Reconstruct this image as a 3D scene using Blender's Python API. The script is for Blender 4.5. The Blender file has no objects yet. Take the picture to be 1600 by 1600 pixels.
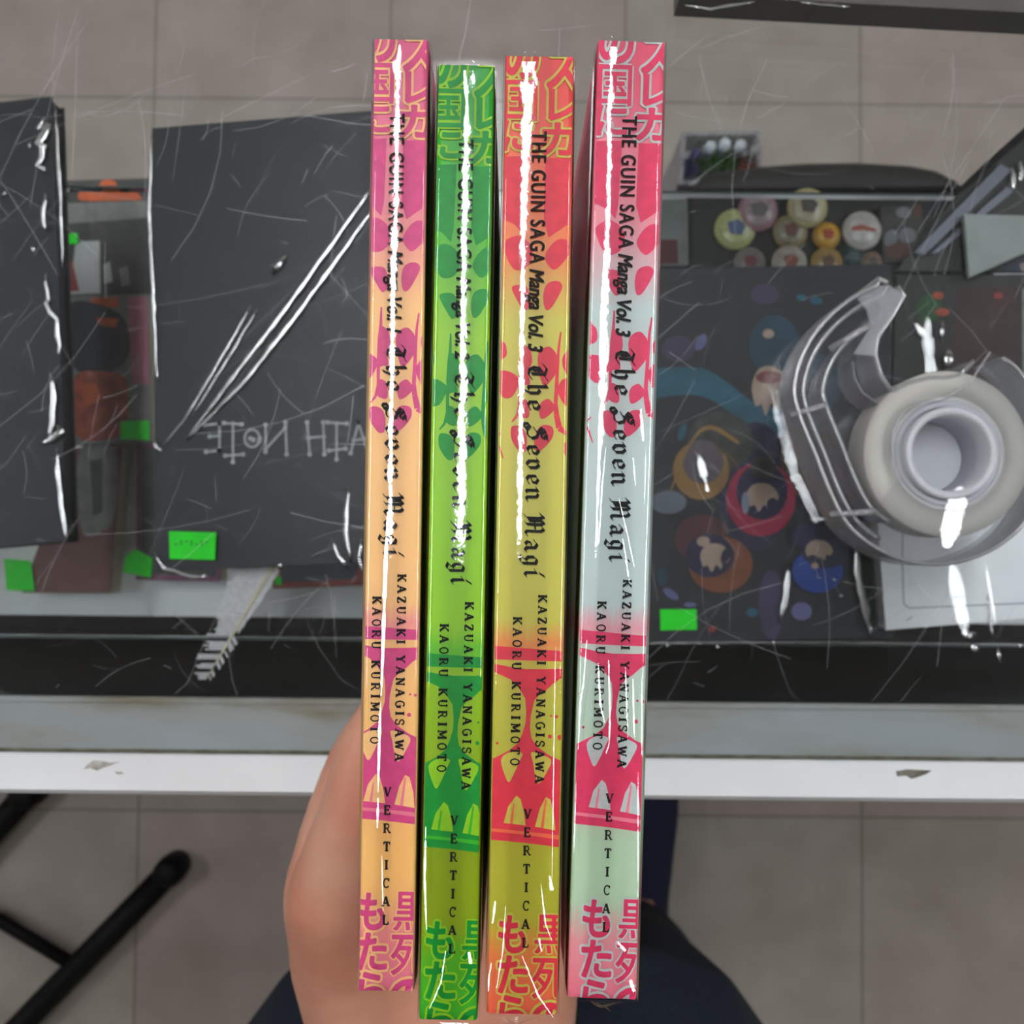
import bpy, bmesh, math, random
from mathutils import Vector, Matrix, noise

random.seed(7)
SC = bpy.context.scene
COL = SC.collection
R = math.radians

# ------------------------------------------------------------------ camera
CAM_Z = 1.31
cam_d = bpy.data.cameras.new('camera')
cam_d.sensor_width = 36.0
cam_d.lens = 36.0
cam_d.clip_start = 0.01
cam_d.dof.use_dof = True
cam_d.dof.focus_distance = 0.222
cam_d.dof.aperture_fstop = 26.0
cam = bpy.data.objects.new('camera', cam_d)
COL.objects.link(cam)
CAM_R = Matrix.Rotation(R(2.0), 3, 'X') @ Matrix.Rotation(R(0.55), 3, 'Z')
cam.matrix_world = Matrix.Translation((0, 0, CAM_Z)) @ CAM_R.to_4x4()
SC.camera = cam

# ------------------------------------------------------------------ world, exposure
w = bpy.data.worlds.new('world')
w.use_nodes = True
w.node_tree.nodes['Background'].inputs[0].default_value = (0.75, 0.8, 0.85, 1)
w.node_tree.nodes['Background'].inputs[1].default_value = 0.15
SC.world = w
SC.view_settings.view_transform = 'Standard'
SC.view_settings.look = 'None'
SC.view_settings.gamma = 1.0
SC.view_settings.use_curve_mapping = False
SC.view_settings.exposure = 0.2
SC.cycles.transparent_max_bounces = 32      # many clear sheets lie over each other
LAMP = 38.0
# fluorescent ceiling fixtures (x, y centre)
FIXTURES = [(-0.104, 0.52), (-1.75, 0.30), (1.70, 0.30)]
CEIL = 2.75


# ------------------------------------------------------------------ helpers
def at(px, py, z):
    """the point of the plane at height z that stands at this place of the 1600 frame"""
    d = CAM_R @ Vector(((px - 800) / 1600.0, -(py - 800) / 1600.0, -1.0))
    k = (z - CAM_Z) / d.z
    return Vector((d.x * k, d.y * k, z))


def ad(px, py, d):
    return at(px, py, CAM_Z - d)


def lin(c):
    def f(v):
        v /= 255.0
        return v / 12.92 if v <= 0.04045 else ((v + 0.055) / 1.055) ** 2.4
    return tuple(f(v) for v in c) + (1.0,)


def nd(nt, typ, **kw):
    n = nt.nodes.new(typ)
    for k, v in kw.items():
        setattr(n, k, v)
    return n


def new_mat(name):
    m = bpy.data.materials.new(name)
    m.use_nodes = True
    nt = m.node_tree
    return m, nt, nt.nodes['Principled BSDF']


def mat(name, rgb, rough=0.5, metal=0.0, var=0.08, scale=60.0, spec=0.5, bump=0.0, coat=0.0, rgb2=None):
    m, nt, b = new_mat(name)
    tc = nd(nt, 'ShaderNodeTexCoord')
    no = nd(nt, 'ShaderNodeTexNoise')
    no.inputs['Scale'].default_value = scale
    no.inputs['Detail'].default_value = 3
    nt.links.new(tc.outputs['Object'], no.inputs['Vector'])
    rp = nd(nt, 'ShaderNodeValToRGB')
    c = lin(rgb)
    if rgb2:
        lo, hi = c, lin(rgb2)
    else:
        lo = tuple(v * (1 - var) for v in c[:3]) + (1,)
        hi = tuple(min(1, v * (1 + var)) for v in c[:3]) + (1,)
    rp.color_ramp.elements[0].position = 0.35
    rp.color_ramp.elements[1].position = 0.65
    rp.color_ramp.elements[0].color = lo
    rp.color_ramp.elements[1].color = hi
    nt.links.new(no.outputs['Fac'], rp.inputs['Fac'])
    nt.links.new(rp.outputs['Color'], b.inputs['Base Color'])
    b.inputs['Roughness'].default_value = rough
    b.inputs['Metallic'].default_value = metal
    b.inputs['Specular IOR Level'].default_value = spec
    b.inputs['Coat Weight'].default_value = coat
    b.inputs['Coat Roughness'].default_value = 0.08
    if bump:
        bp = nd(nt, 'ShaderNodeBump')
        bp.inputs['Strength'].default_value = bump
        bp.inputs['Distance'].default_value = 0.001
        nt.links.new(no.outputs['Fac'], bp.inputs['Height'])
        nt.links.new(bp.outputs['Normal'], b.inputs['Normal'])
    return m


def film_mat(name, base=0.0, ior=1.5, rough=0.05, tint=(1, 1, 1), bump=0.0, scale=300.0, haze=0.0):
    """clear sheet: what is behind shows through, the surface mirrors the lamps"""
    m, nt, b = new_mat(name)
    nt.nodes.remove(b)
    out = nt.nodes['Material Output']
    tr = nd(nt, 'ShaderNodeBsdfTransparent')
    tr.inputs[0].default_value = tuple(tint) + (1,)
    gl = nd(nt, 'ShaderNodeBsdfGlossy')
    gl.inputs['Roughness'].default_value = rough
    fr = nd(nt, 'ShaderNodeFresnel')
    fr.inputs['IOR'].default_value = ior
    ma = nd(nt, 'ShaderNodeMath', operation='ADD', use_clamp=True)
    ma.inputs[1].default_value = base
    nt.links.new(fr.outputs[0], ma.inputs[0])
    mx = nd(nt, 'ShaderNodeMixShader')
    nt.links.new(ma.outputs[0], mx.inputs[0])
    nt.links.new(tr.outputs[0], mx.inputs[1])
    nt.links.new(gl.outputs[0], mx.inputs[2])
    last = mx.outputs[0]
    tc = nd(nt, 'ShaderNodeTexCoord')
    no = nd(nt, 'ShaderNodeTexNoise')
    no.inputs['Scale'].default_value = scale
    nt.links.new(tc.outputs['Object'], no.inputs['Vector'])
    if bump:
        bp = nd(nt, 'ShaderNodeBump')
        bp.inputs['Strength'].default_value = bump
        bp.inputs['Distance'].default_value = 0.0005
        nt.links.new(no.outputs['Fac'], bp.inputs['Height'])
        nt.links.new(bp.outputs['Normal'], gl.inputs['Normal'])
        nt.links.new(bp.outputs['Normal'], fr.inputs['Normal'])
    if haze:
        df = nd(nt, 'ShaderNodeBsdfDiffuse')
        df.inputs[0].default_value = (0.8, 0.8, 0.85, 1)
        mh = nd(nt, 'ShaderNodeMixShader')
        mm = nd(nt, 'ShaderNodeMath', operation='MULTIPLY')
        mm.inputs[1].default_value = haze * 2
        nt.links.new(no.outputs['Fac'], mm.inputs[0])
        nt.links.new(mm.outputs[0], mh.inputs[0])
        nt.links.new(last, mh.inputs[1])
        nt.links.new(df.outputs[0], mh.inputs[2])
        last = mh.outputs[0]
    nt.links.new(last, out.inputs['Surface'])
    return m


class MB:
    """collects shapes and links them as one mesh object"""
    def __init__(self):
        self.v, self.f, self.mi, self.sm = [], [], [], []

    def add(self, vs, fs, mi=0, smooth=False):
        o = len(self.v)
        self.v += [tuple(p) for p in vs]
        for f in fs:
            self.f.append([i + o for i in f])
            self.mi.append(mi)
            self.sm.append(smooth)

    def box(self, x0, x1, y0, y1, z0, z1, mi=0):
        vs = [(x, y, z) for z in (z0, z1) for y in (y0, y1) for x in (x0, x1)]
        self.add(vs, [(0, 2, 3, 1), (4, 5, 7, 6), (0, 1, 5, 4), (2, 6, 7, 3), (0, 4, 6, 2), (1, 3, 7, 5)], mi)

    def prism(self, pts, z0, z1, mi=0, bev=0.0):
        """upright prism over a plane outline, with a small chamfer at the top"""
        pts = [Vector((p[0], p[1])) for p in pts]
        if sum(a.x * b.y - b.x * a.y for a, b in zip(pts, pts[1:] + pts[:1])) < 0:
            pts.reverse()
        n = len(pts)
        rings = [[(p.x, p.y, z0) for p in pts]]
        if bev > 0:
            c = sum(pts, Vector((0, 0))) / n
            ins = []
            for p in pts:
                d = (c - p)
                ins.append(p + d.normalized() * min(bev * 1.3, d.length * 0.5))
            rings.append([(p.x, p.y, z1 - bev) for p in pts])
            rings.append([(p.x, p.y, z1) for p in ins])
        else:
            rings.append([(p.x, p.y, z1) for p in pts])
        vs = [v for r in rings for v in r]
        fs = [list(range(n))[::-1], list(range((len(rings) - 1) * n, len(rings) * n))]
        for k in range(len(rings) - 1):
            for i in range(n):
                j = (i + 1) % n
                fs.append((k * n + i, k * n + j, (k + 1) * n + j, (k + 1) * n + i))
        self.add(vs, fs, mi)

    def flat(self, pts, z, mi=0):
        self.add([(p[0], p[1], z) for p in pts], [list(range(len(pts)))], mi)

    def tube(self, path, r, seg=8, mi=0, cap=True, smooth=True, squash=1.0):
        path = [Vector(p) for p in path]
        rs = r if isinstance(r, (list, tuple)) else [r] * len(path)
        vs, fs = [], []
        n = len(path)
        for i, p in enumerate(path):
            t = (path[min(i + 1, n - 1)] - path[max(i - 1, 0)]).normalized()
            a = Vector((0, 0, 1)) if abs(t.z) < 0.9 else Vector((1, 0, 0))
            s = t.cross(a).normalized()
            u = s.cross(t).normalized()
            for k in range(seg):
                an = 2 * math.pi * k / seg
                vs.append(p + (s * math.cos(an) + u * math.sin(an) * squash) * rs[i])
        for i in range(n - 1):
            for k in range(seg):
                l = (k + 1) % seg
                fs.append((i * seg + k, i * seg + l, (i + 1) * seg + l, (i + 1) * seg + k))
        if cap:
            fs.append(list(range(seg))[::-1])
            fs.append([(n - 1) * seg + k for k in range(seg)])
        self.add(vs, fs, mi, smooth)

    def lathe(self, c, prof, seg=48, mi=0, smooth=True, closed=True):
        """prof: (radius, z) pairs around an upright axis through c"""
        vs, fs = [], []
        n = len(prof)
        for k in range(seg):
            a = 2 * math.pi * k / seg
            for r, z in prof:
                vs.append((c[0] + r * math.cos(a), c[1] + r * math.sin(a), z))
        for k in range(seg):
            l = (k + 1) % seg
            for i in range(n if closed else n - 1):
                j = (i + 1) % n
                fs.append((k * n + i, l * n + i, l * n + j, k * n + j))
        self.add(vs, fs, mi, smooth)

    def build(self, name, mats, parent=None, recalc=False, auto=None):
        me = bpy.data.meshes.new(name)
        me.from_pydata(self.v, [], self.f)
        for m in (mats if isinstance(mats, (list, tuple)) else [mats]):
            me.materials.append(m)
        me.polygons.foreach_set('material_index', self.mi)
        me.polygons.foreach_set('use_smooth', self.sm)
        me.update()
        if recalc:
            bm = bmesh.new()
            bm.from_mesh(me)
            bmesh.ops.recalc_face_normals(bm, faces=bm.faces)
            bm.to_mesh(me)
            bm.free()
        o = bpy.data.objects.new(name, me)
        COL.objects.link(o)
        if parent:
            o.parent = parent
            o.matrix_parent_inverse = Matrix.Translation(-parent.location) if parent.type == 'EMPTY' else Matrix()
        return o


def thing(name, label, cat, loc=(0, 0, 0), group=None):
    o = bpy.data.objects.new(name, None)
    o.empty_display_size = 0.05
    COL.objects.link(o)
    o.location = loc
    return tag(o, label, cat, group)


def tag(o, label, cat, group=None):
    o['label'] = label
    o['category'] = cat
    if group:
        o['group'] = group
    return o


def struct(o):
    o['kind'] = 'structure'
    return o


def copy_tree(o, parent=None):
    c = o.copy()
    COL.objects.link(c)
    if parent:
        c.parent = parent
    for ch in o.children:
        copy_tree(ch, c)
    return c


def pxpts(pts, d):
    return [ad(x, y, d) for x, y in pts]


# ------------------------------------------------------------------ materials
def floor_mat():
    m, nt, b = new_mat('vinyl_floor_tile')
    tc = nd(nt, 'ShaderNodeTexCoord')
    mp = nd(nt, 'ShaderNodeMapping')
    p = at(213, 1430, 0)
    q = at(213, 1266, 0)
    T = 0.3055
    mp.inputs['Location'].default_value = (-p.x / T, -q.y / T, 0)
    mp.inputs['Scale'].default_value = (1 / T, 1 / T, 1)
    nt.links.new(tc.outputs['Object'], mp.inputs['Vector'])
    br = nd(nt, 'ShaderNodeTexBrick')
    br.offset = 0.0
    br.squash = 1.0
    br.inputs['Scale'].default_value = 1.0
    br.inputs['Brick Width'].default_value = 1.0
    br.inputs['Row Height'].default_value = 1.0
    br.inputs['Mortar Size'].default_value = 0.006
    br.inputs['Mortar Smooth'].default_value = 0.3
    br.inputs['Color1'].default_value = lin((170, 154, 148))
    br.inputs['Color2'].default_value = lin((164, 157, 147))
    br.inputs['Mortar'].default_value = lin((128, 120, 112))
    nt.links.new(mp.outputs[0], br.inputs['Vector'])
    no = nd(nt, 'ShaderNodeTexNoise')
    no.inputs['Scale'].default_value = 14
    no.inputs['Detail'].default_value = 5
    nt.links.new(tc.outputs['Object'], no.inputs['Vector'])
    rp = nd(nt, 'ShaderNodeValToRGB')
    rp.color_ramp.elements[0].position = 0.3
    rp.color_ramp.elements[0].color = (0.80, 0.78, 0.76, 1)
    rp.color_ramp.elements[1].position = 0.7
    rp.color_ramp.elements[1].color = (1.0, 1.0, 1.0, 1)
    nt.links.new(no.outputs['Fac'], rp.inputs['Fac'])
    mx = nd(nt, 'ShaderNodeMix', data_type='RGBA', blend_type='MULTIPLY')
    mx.inputs[0].default_value = 1.0
    nt.links.new(br.outputs['Color'], mx.inputs[6])
    nt.links.new(rp.outputs['Color'], mx.inputs[7])
    nt.links.new(mx.outputs[2], b.inputs['Base Color'])
    b.inputs['Roughness'].default_value = 0.55
    return m


M = {
    'floor': floor_mat(),
    'wall': mat('wall_paint', (214, 210, 200), 0.8, scale=8),
    'ceiling': mat('ceiling_tile', (186, 188, 190), 0.9, scale=30),
    'alu': mat('dull_aluminium', (128, 132, 133), 0.5, 0.0, scale=22, rgb2=(150, 153, 152)),
    'white_trim': mat('white_laminate', (236, 236, 238), 0.45, scale=20, var=0.03),
    'black_lam': mat('black_laminate', (26, 26, 27), 0.6, scale=40),
    'board': mat('white_shelf_board', (240, 242, 240), 0.6, scale=12, var=0.06),
    'glass': film_mat('counter_glass', base=0.0, ior=1.5, rough=0.02, tint=(0.978, 0.984, 0.988)),
    'scratch': film_mat('glass_scratch', base=0.02, rough=0.3, haze=0.12, scale=90),
    'edge_glass': mat('green_glass_edge', (80, 88, 88), 0.2, scale=20),
    'film': film_mat('shrink_film', base=0.004, ior=1.50, rough=0.045, bump=0.08, scale=420),
    'bag': film_mat('clear_bag_film', base=0.0, ior=1.42, rough=0.08, bump=0.3, scale=120, haze=0.003),
    'crease': film_mat('clear_bag_crease', base=0.62, ior=1.5, rough=0.22, bump=0.12, scale=1400),
    'pleat_streak': film_mat('film_pleat_streak', base=0.02, ior=1.5, rough=0.13, bump=0.05, scale=1400, haze=0.03),
    'glint': film_mat('glint_facet', base=0.05, ior=1.5, rough=0.14, bump=0.05, scale=1600),
    'plastic': film_mat('clear_hard_plastic', base=0.01, ior=1.45, rough=0.08, tint=(0.99, 0.99, 0.995), haze=0.014, scale=60),
    'plastic_rim': film_mat('clear_plastic_edge', base=0.06, ior=1.3, rough=0.25, tint=(0.99, 0.99, 1.0), haze=0.16, scale=80),
    'bead': film_mat('polished_plastic_bead', base=0.28, ior=1.5, rough=0.22, haze=0.10, scale=80),
    'paper': mat('cream_paper', (225, 215, 190), 0.9, scale=200),
    'black_paper': mat('black_cover_card', (18, 23, 33), 0.45, scale=30, var=0.15),
    'silver': mat('silver_ink', (190, 194, 196), 0.45, 0.0, scale=200, var=0.12),
    'lime': mat('lime_price_label', (12, 246, 10), 0.6, scale=80, var=0.05),
    'lime_ink': mat('faded_price_ink', (30, 120, 40), 0.7, scale=200),
    'feather': mat('white_feather_vane', (225, 226, 228), 0.8, scale=400, var=0.1),
    'shaft': mat('cream_feather_shaft', (224, 216, 186), 0.6, scale=100),
    'black_metal': mat('black_painted_steel', (9, 9, 10), 0.6, scale=80, spec=0.2),
    'black_vinyl': mat('black_vinyl_padding', (38, 37, 36), 0.55, scale=120, bump=0.1),
    'tape': mat('frosted_tape', (186, 183, 176), 0.5, scale=40, var=0.04),
    'hub': mat('white_translucent_hub', (200, 201, 207), 0.4, scale=60, var=0.04),
    'denim': mat('dark_blue_denim', (20, 26, 38), 0.9, scale=500, rgb2=(28, 37, 52)),
    'jacket': mat('black_jacket_cloth', (16, 17, 20), 0.9, scale=300),
    'shoe': mat('navy_shoe_canvas', (14, 17, 50), 0.85, scale=400),
    'sole': mat('shoe_rubber', (20, 22, 40), 0.8, scale=100),
    'hair': mat('dark_hair', (25, 20, 18), 0.6, scale=200),
    'ink': mat('black_ink', (22, 20, 22), 0.6, spec=0.2, scale=300, var=0.05),
    'dirt': mat('scuffed_grey', (130, 124, 112), 0.8, scale=300, rgb2=(70, 64, 54)),
    'chip': mat('chipped_patch', (196, 190, 182), 0.8, scale=300, rgb2=(150, 146, 140)),
}


def quick(name, rgb, rough=0.55, **k):
    if name not in M:
        M[name] = mat(name, rgb, rough, **k)
    return M[name]


# ------------------------------------------------------------------ the room
RX, RY0, RY1 = 2.9, -2.9, 2.9
mb = MB(); mb.box(-RX, RX, RY0, RY1, -0.06, 0); struct(mb.build('floor', M['floor']))
mb = MB(); mb.box(-RX, RX, RY0, RY1, CEIL, CEIL + 0.06); struct(mb.build('ceiling', M['ceiling']))
for nm, b in (('wall_left', (-RX - .06, -RX, RY0, RY1)), ('wall_right', (RX, RX + .06, RY0, RY1)),
              ('wall_back', (-RX, RX, RY1, RY1 + .06)), ('wall_front', (-RX, RX, RY0 - .06, RY0))):
    mb = MB(); mb.box(*b, 0, CEIL); struct(mb.build(nm, M['wall']))


def lamp_mat():
    m, nt, b = new_mat('lit_diffuser')
    b.inputs['Base Color'].default_value = (0.9, 0.9, 0.9, 1)
    b.inputs['Emission Color'].default_value = (0.93, 0.97, 1.0, 1)
    b.inputs['Emission Strength'].default_value = LAMP
    return m


M['lamp'] = lamp_mat()
M['lamp_body'] = mat('white_lamp_housing', (230, 230, 230), 0.5)
for i, (fx, fy) in enumerate(FIXTURES):
    side = 'left of' if fx < -1 else ('right of' if fx > 1 else 'over')
    t = thing('ceiling_light', 'long fluorescent ceiling fixture %s the counter, %s' % (side, 'shopper side' if fy < 0 else 'stock side'),
              'lamp', (fx, fy, CEIL), 'fluorescent ceiling fixtures')
    mb = MB()
    hl = .54 if i == 0 else .66
    mb.box(fx - .11, fx + .11, fy - hl, fy + hl, CEIL - .05, CEIL)
    mb.build('housing', M['lamp_body'], t)
    mb = MB()
    mb.box(fx - .055, fx + .055, fy - hl + .03, fy + hl - .03, CEIL - .075, CEIL - .05)
    mb.build('diffuser', M['lamp'], t)

# ------------------------------------------------------------------ the display counter
D_GLASS = 0.400
Z_GLASS = CAM_Z - D_GLASS
Z_SHELF = CAM_Z - 0.492
Z_BOARD = CAM_Z - 0.630
y_rail0 = at(800, 1098, Z_GLASS).y
y_rail1 = at(800, 1178, Z_GLASS + .002).y
y_front = at(800, 1238, Z_GLASS - .004).y
Y_BACK = 0.235
CX = 0.95
counter = thing('display_counter', 'glass-topped display counter with a grey metal rail and white front edge', 'counter', (0, y_front, 0))
mb = MB(); mb.box(-CX, CX, y_rail1 + .001, Y_BACK, Z_GLASS - .006, Z_GLASS)
mb.build('glass_top', M['glass'], counter)
mb = MB()      # rail: a flat bar with a raised back lip and a groove along the front
mb.box(-CX, CX, y_rail1, y_rail0, Z_GLASS + .0002, Z_GLASS + .003)
mb.box(-CX, CX, y_rail0 - .0006, y_rail0 + .0012, Z_GLASS + .0002, Z_GLASS + .0045)
mb.box(-CX, CX, y_rail1 - .0012, y_rail1, Z_GLASS - .02, Z_GLASS + .0012, 1)
mb.box(-CX, CX, y_rail1, y_rail1 + .0008, Z_GLASS + .0031, Z_GLASS + .0033, 1)


def rail_mat():
    m, nt, b = new_mat('worn_rail_metal')
    tc = nd(nt, 'ShaderNodeTexCoord')
    no = nd(nt, 'ShaderNodeTexNoise')
    no.inputs['Scale'].default_value = 26
    no.inputs['Detail'].default_value = 6
    mp = nd(nt, 'ShaderNodeMapping')
    mp.inputs['Scale'].default_value = (0.6, 2.2, 1)
    nt.links.new(tc.outputs['Object'], mp.inputs[0])
    nt.links.new(mp.outputs[0], no.inputs['Vector'])
    rp = nd(nt, 'ShaderNodeValToRGB')
    e = rp.color_ramp.elements
    e[0].position = 0.40; e[0].color = lin((141, 147, 150))
    e[1].position = 0.74; e[1].color = lin((112, 104, 84))
    x = e.new(0.58); x.color = lin((134, 137, 134))
    nt.links.new(no.outputs['Fac'], rp.inputs[0])
    nt.links.new(rp.outputs[0], b.inputs['Base Color'])
    b.inputs['Roughness'].default_value = 0.5
    b.inputs['Metallic'].default_value = 0.15
    return m


M['rail'] = rail_mat()
mb.build('metal_rail', [M['rail'], quick('grimy_groove', (84, 82, 66), .8, scale=160, rgb2=(112, 112, 100))], counter)
mb = MB()
mb.box(-CX, CX, y_front, y_rail1 - .0016, Z_GLASS - .03, Z_GLASS - .001, 0)
mb.add([(-CX, y_front, Z_GLASS - .001), (CX, y_front, Z_GLASS - .001), (CX, y_front - .0022, Z_GLASS - .0045), (-CX, y_front - .0022, Z_GLASS - .0045),
        (CX, y_front - .0022, Z_GLASS - .03), (-CX, y_front - .0022, Z_GLASS - .03)], [(0, 3, 2, 1), (3, 5, 4, 2)], 0)
zc = Z_GLASS - .0008


def blot(mb, cx, cy, pts, z, mi):
    mb.flat([at(cx + x, cy + y, z) for x, y in pts], z, mi)


blot(mb, 158, 1197, [(-28, 5), (-20, -4), (-12, -9), (2, -8), (14, -5), (30, -7), (14, -1), (2, 3), (-6, 7), (-18, 3)], zc, 1)
blot(mb, 1428, 1209, [(-28, -4), (-10, -7), (10, -6), (28, -5), (18, 1), (4, 6), (-4, 8), (-12, 3), (-26, 4)], zc, 2)
for px, py in ((372, 1176), (455, 1175), (186, 1208)):
    blot(mb, px, py, [(-7, -2), (4, -2), (8, 1), (-3, 2)], zc, 1)
mb.build('white_edge', [M['white_trim'], M['chip'], M['dirt']], counter)
mb = MB(); mb.box(-CX, CX, y_front, y_front + .012, 0.02, Z_GLASS - .0301)
mb.build('front_panel', M['black_lam'], counter)
for s in (-1, 1):
    mb = MB(); mb.box(s * CX - .01, s * CX + .01, y_front + .0121, Y_BACK, 0.02, Z_GLASS - .0065)
    mb.build('side_panel', M['black_lam'], counter)
mb = MB(); mb.box(-CX + .0101, CX - .0101, y_front + .0121, Y_BACK, 0.02, 0.30)
mb.build('base', M['black_lam'], counter)
mb = MB(); mb.box(-CX + .0101, CX - .0101, at(800, 1000, Z_SHELF).y, at(800, 300, Z_SHELF).y, Z_SHELF - .006, Z_SHELF, 0)
mb.box(-CX + .0101, CX - .0101, at(800, 1000, Z_SHELF).y - .0012, at(800, 1000, Z_SHELF).y - .0001, Z_SHELF - .006, Z_SHELF, 1)
mb.box(-CX + .0101, CX - .0101, at(800, 300, Z_SHELF).y + .0001, at(800, 300, Z_SHELF).y + .0012, Z_SHELF - .006, Z_SHELF, 1)
mb.build('glass_shelf', [M['glass'], M['edge_glass']], counter)
mb = MB(); mb.box(-CX + .0101, CX - .0101, at(800, 968, Z_BOARD).y, at(800, 300, Z_BOARD).y, Z_BOARD - .018, Z_BOARD)
mb.build('lower_shelf', M['board'], counter)
# scratches worn into the glass
mb = MB()
rs = random.Random(3)
for k in range(520):
    a = rs.gauss(0.9, 0.75) if k % 3 else rs.uniform(0, math.pi)
    c = Vector((rs.uniform(-.24, .24), rs.uniform(-.06, .21)))
    L = rs.choice((.004, .012, .02, .035, .07)) * rs.uniform(.5, 1.2)
    bend = rs.uniform(-.1, .1) * L
    d = Vector((math.cos(a), math.sin(a)))
    nrm = Vector((-d.y, d.x))
    wd = rs.uniform(.00005, .00018)
    pts = []
    for i in range(5):
        s = i / 4 - .5
        pts.append(c + d * (s * L) + nrm * (bend * (1 - 4 * s * s)))
    for i in range(4):
        p, q = pts[i], pts[i + 1]
        mb.add([(p.x - nrm.x * wd, p.y - nrm.y * wd, 0), (q.x - nrm.x * wd, q.y - nrm.y * wd, 0),
                (q.x + nrm.x * wd, q.y + nrm.y * wd, 0), (p.x + nrm.x * wd, p.y + nrm.y * wd, 0)], [(0, 1, 2, 3)])
mb.v = [(x, min(max(y, y_rail0 + .002), Y_BACK - .002), Z_GLASS + .00015) for x, y, z in mb.v]
sc = mb.build('scratches', M['scratch'], counter)
sc['kind'] = 'stuff'

# ------------------------------------------------------------------ lettering
def font_tris(text, bold=0.0, spacing=1.0, core=True):
    """flat triangles of a line of text; bold fattens every outline by that much"""
    c = bpy.data.curves.new('t', 'FONT')
    c.body = text
    c.space_character = spacing
    c.resolution_u = 4
    o = bpy.data.objects.new('t', c)
    COL.objects.link(o)
    dg = bpy.context.evaluated_depsgraph_get()
    me = bpy.data.meshes.new_from_object(o.evaluated_get(dg))
    bm = bmesh.new()
    bm.from_mesh(me)
    bmesh.ops.remove_doubles(bm, verts=bm.verts, dist=1e-5)
    bmesh.ops.triangulate(bm, faces=bm.faces)
    tris = [[(v.co.x, v.co.y) for v in f.verts] for f in bm.faces] if core else []
    if bold:
        for e in bm.edges:
            if len(e.link_faces) == 1:
                a, b = e.verts
                p, q = (a.co.x, a.co.y), (b.co.x, b.co.y)
                tris += stroke(p, q, bold * 2)
                k = [(p[0] + bold * math.cos(i * math.pi / 4), p[1] + bold * math.sin(i * math.pi / 4)) for i in range(8)]
                tris += [k]
    bm.free()
    bpy.data.objects.remove(o)
    bpy.data.curves.remove(c)
    bpy.data.meshes.remove(me)
    return tris


def bounds(tris):
    xs = [p[0] for t in tris for p in t]
    ys = [p[1] for t in tris for p in t]
    return min(xs), max(xs), min(ys), max(ys)


def fit(tris, x0, x1, y0, y1, shear=0.0):
    a, b, c, d = bounds(tris)
    if shear:
        tris = [[(x + (y - c) * shear, y) for x, y in t] for t in tris]
        a, b, c, d = bounds(tris)
    return [[(x0 + (x - a) / (b - a) * (x1 - x0), y0 + (y - c) / (d - c) * (y1 - y0)) for x, y in t] for t in tris]


def quad2(a, b, c, d):
    return [[a, b, c, d]]


def stroke(p, q, wd):
    p, q = Vector(p), Vector(q)
    t = (q - p)
    t = t.normalized() if t.length else Vector((1, 0))
    n = Vector((-t.y, t.x)) * wd * .5
    return quad2(tuple(p - n), tuple(q - n), tuple(q + n), tuple(p + n))


def poly_stroke(pts, wd):
    out = []
    for a, b in zip(pts, pts[1:]):
        out += stroke(a, b, wd)
    for p in pts[1:-1]:
        k = [(p[0] + wd * .5 * math.cos(i * math.pi / 3), p[1] + wd * .5 * math.sin(i * math.pi / 3)) for i in range(6)]
        out += [k]
    return out


def arc(cx, cy, rx, ry, a0, a1, n=10):
    return [(cx + rx * math.cos(R(a0 + (a1 - a0) * i / n)), cy + ry * math.sin(R(a0 + (a1 - a0) * i / n))) for i in range(n + 1)]


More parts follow.
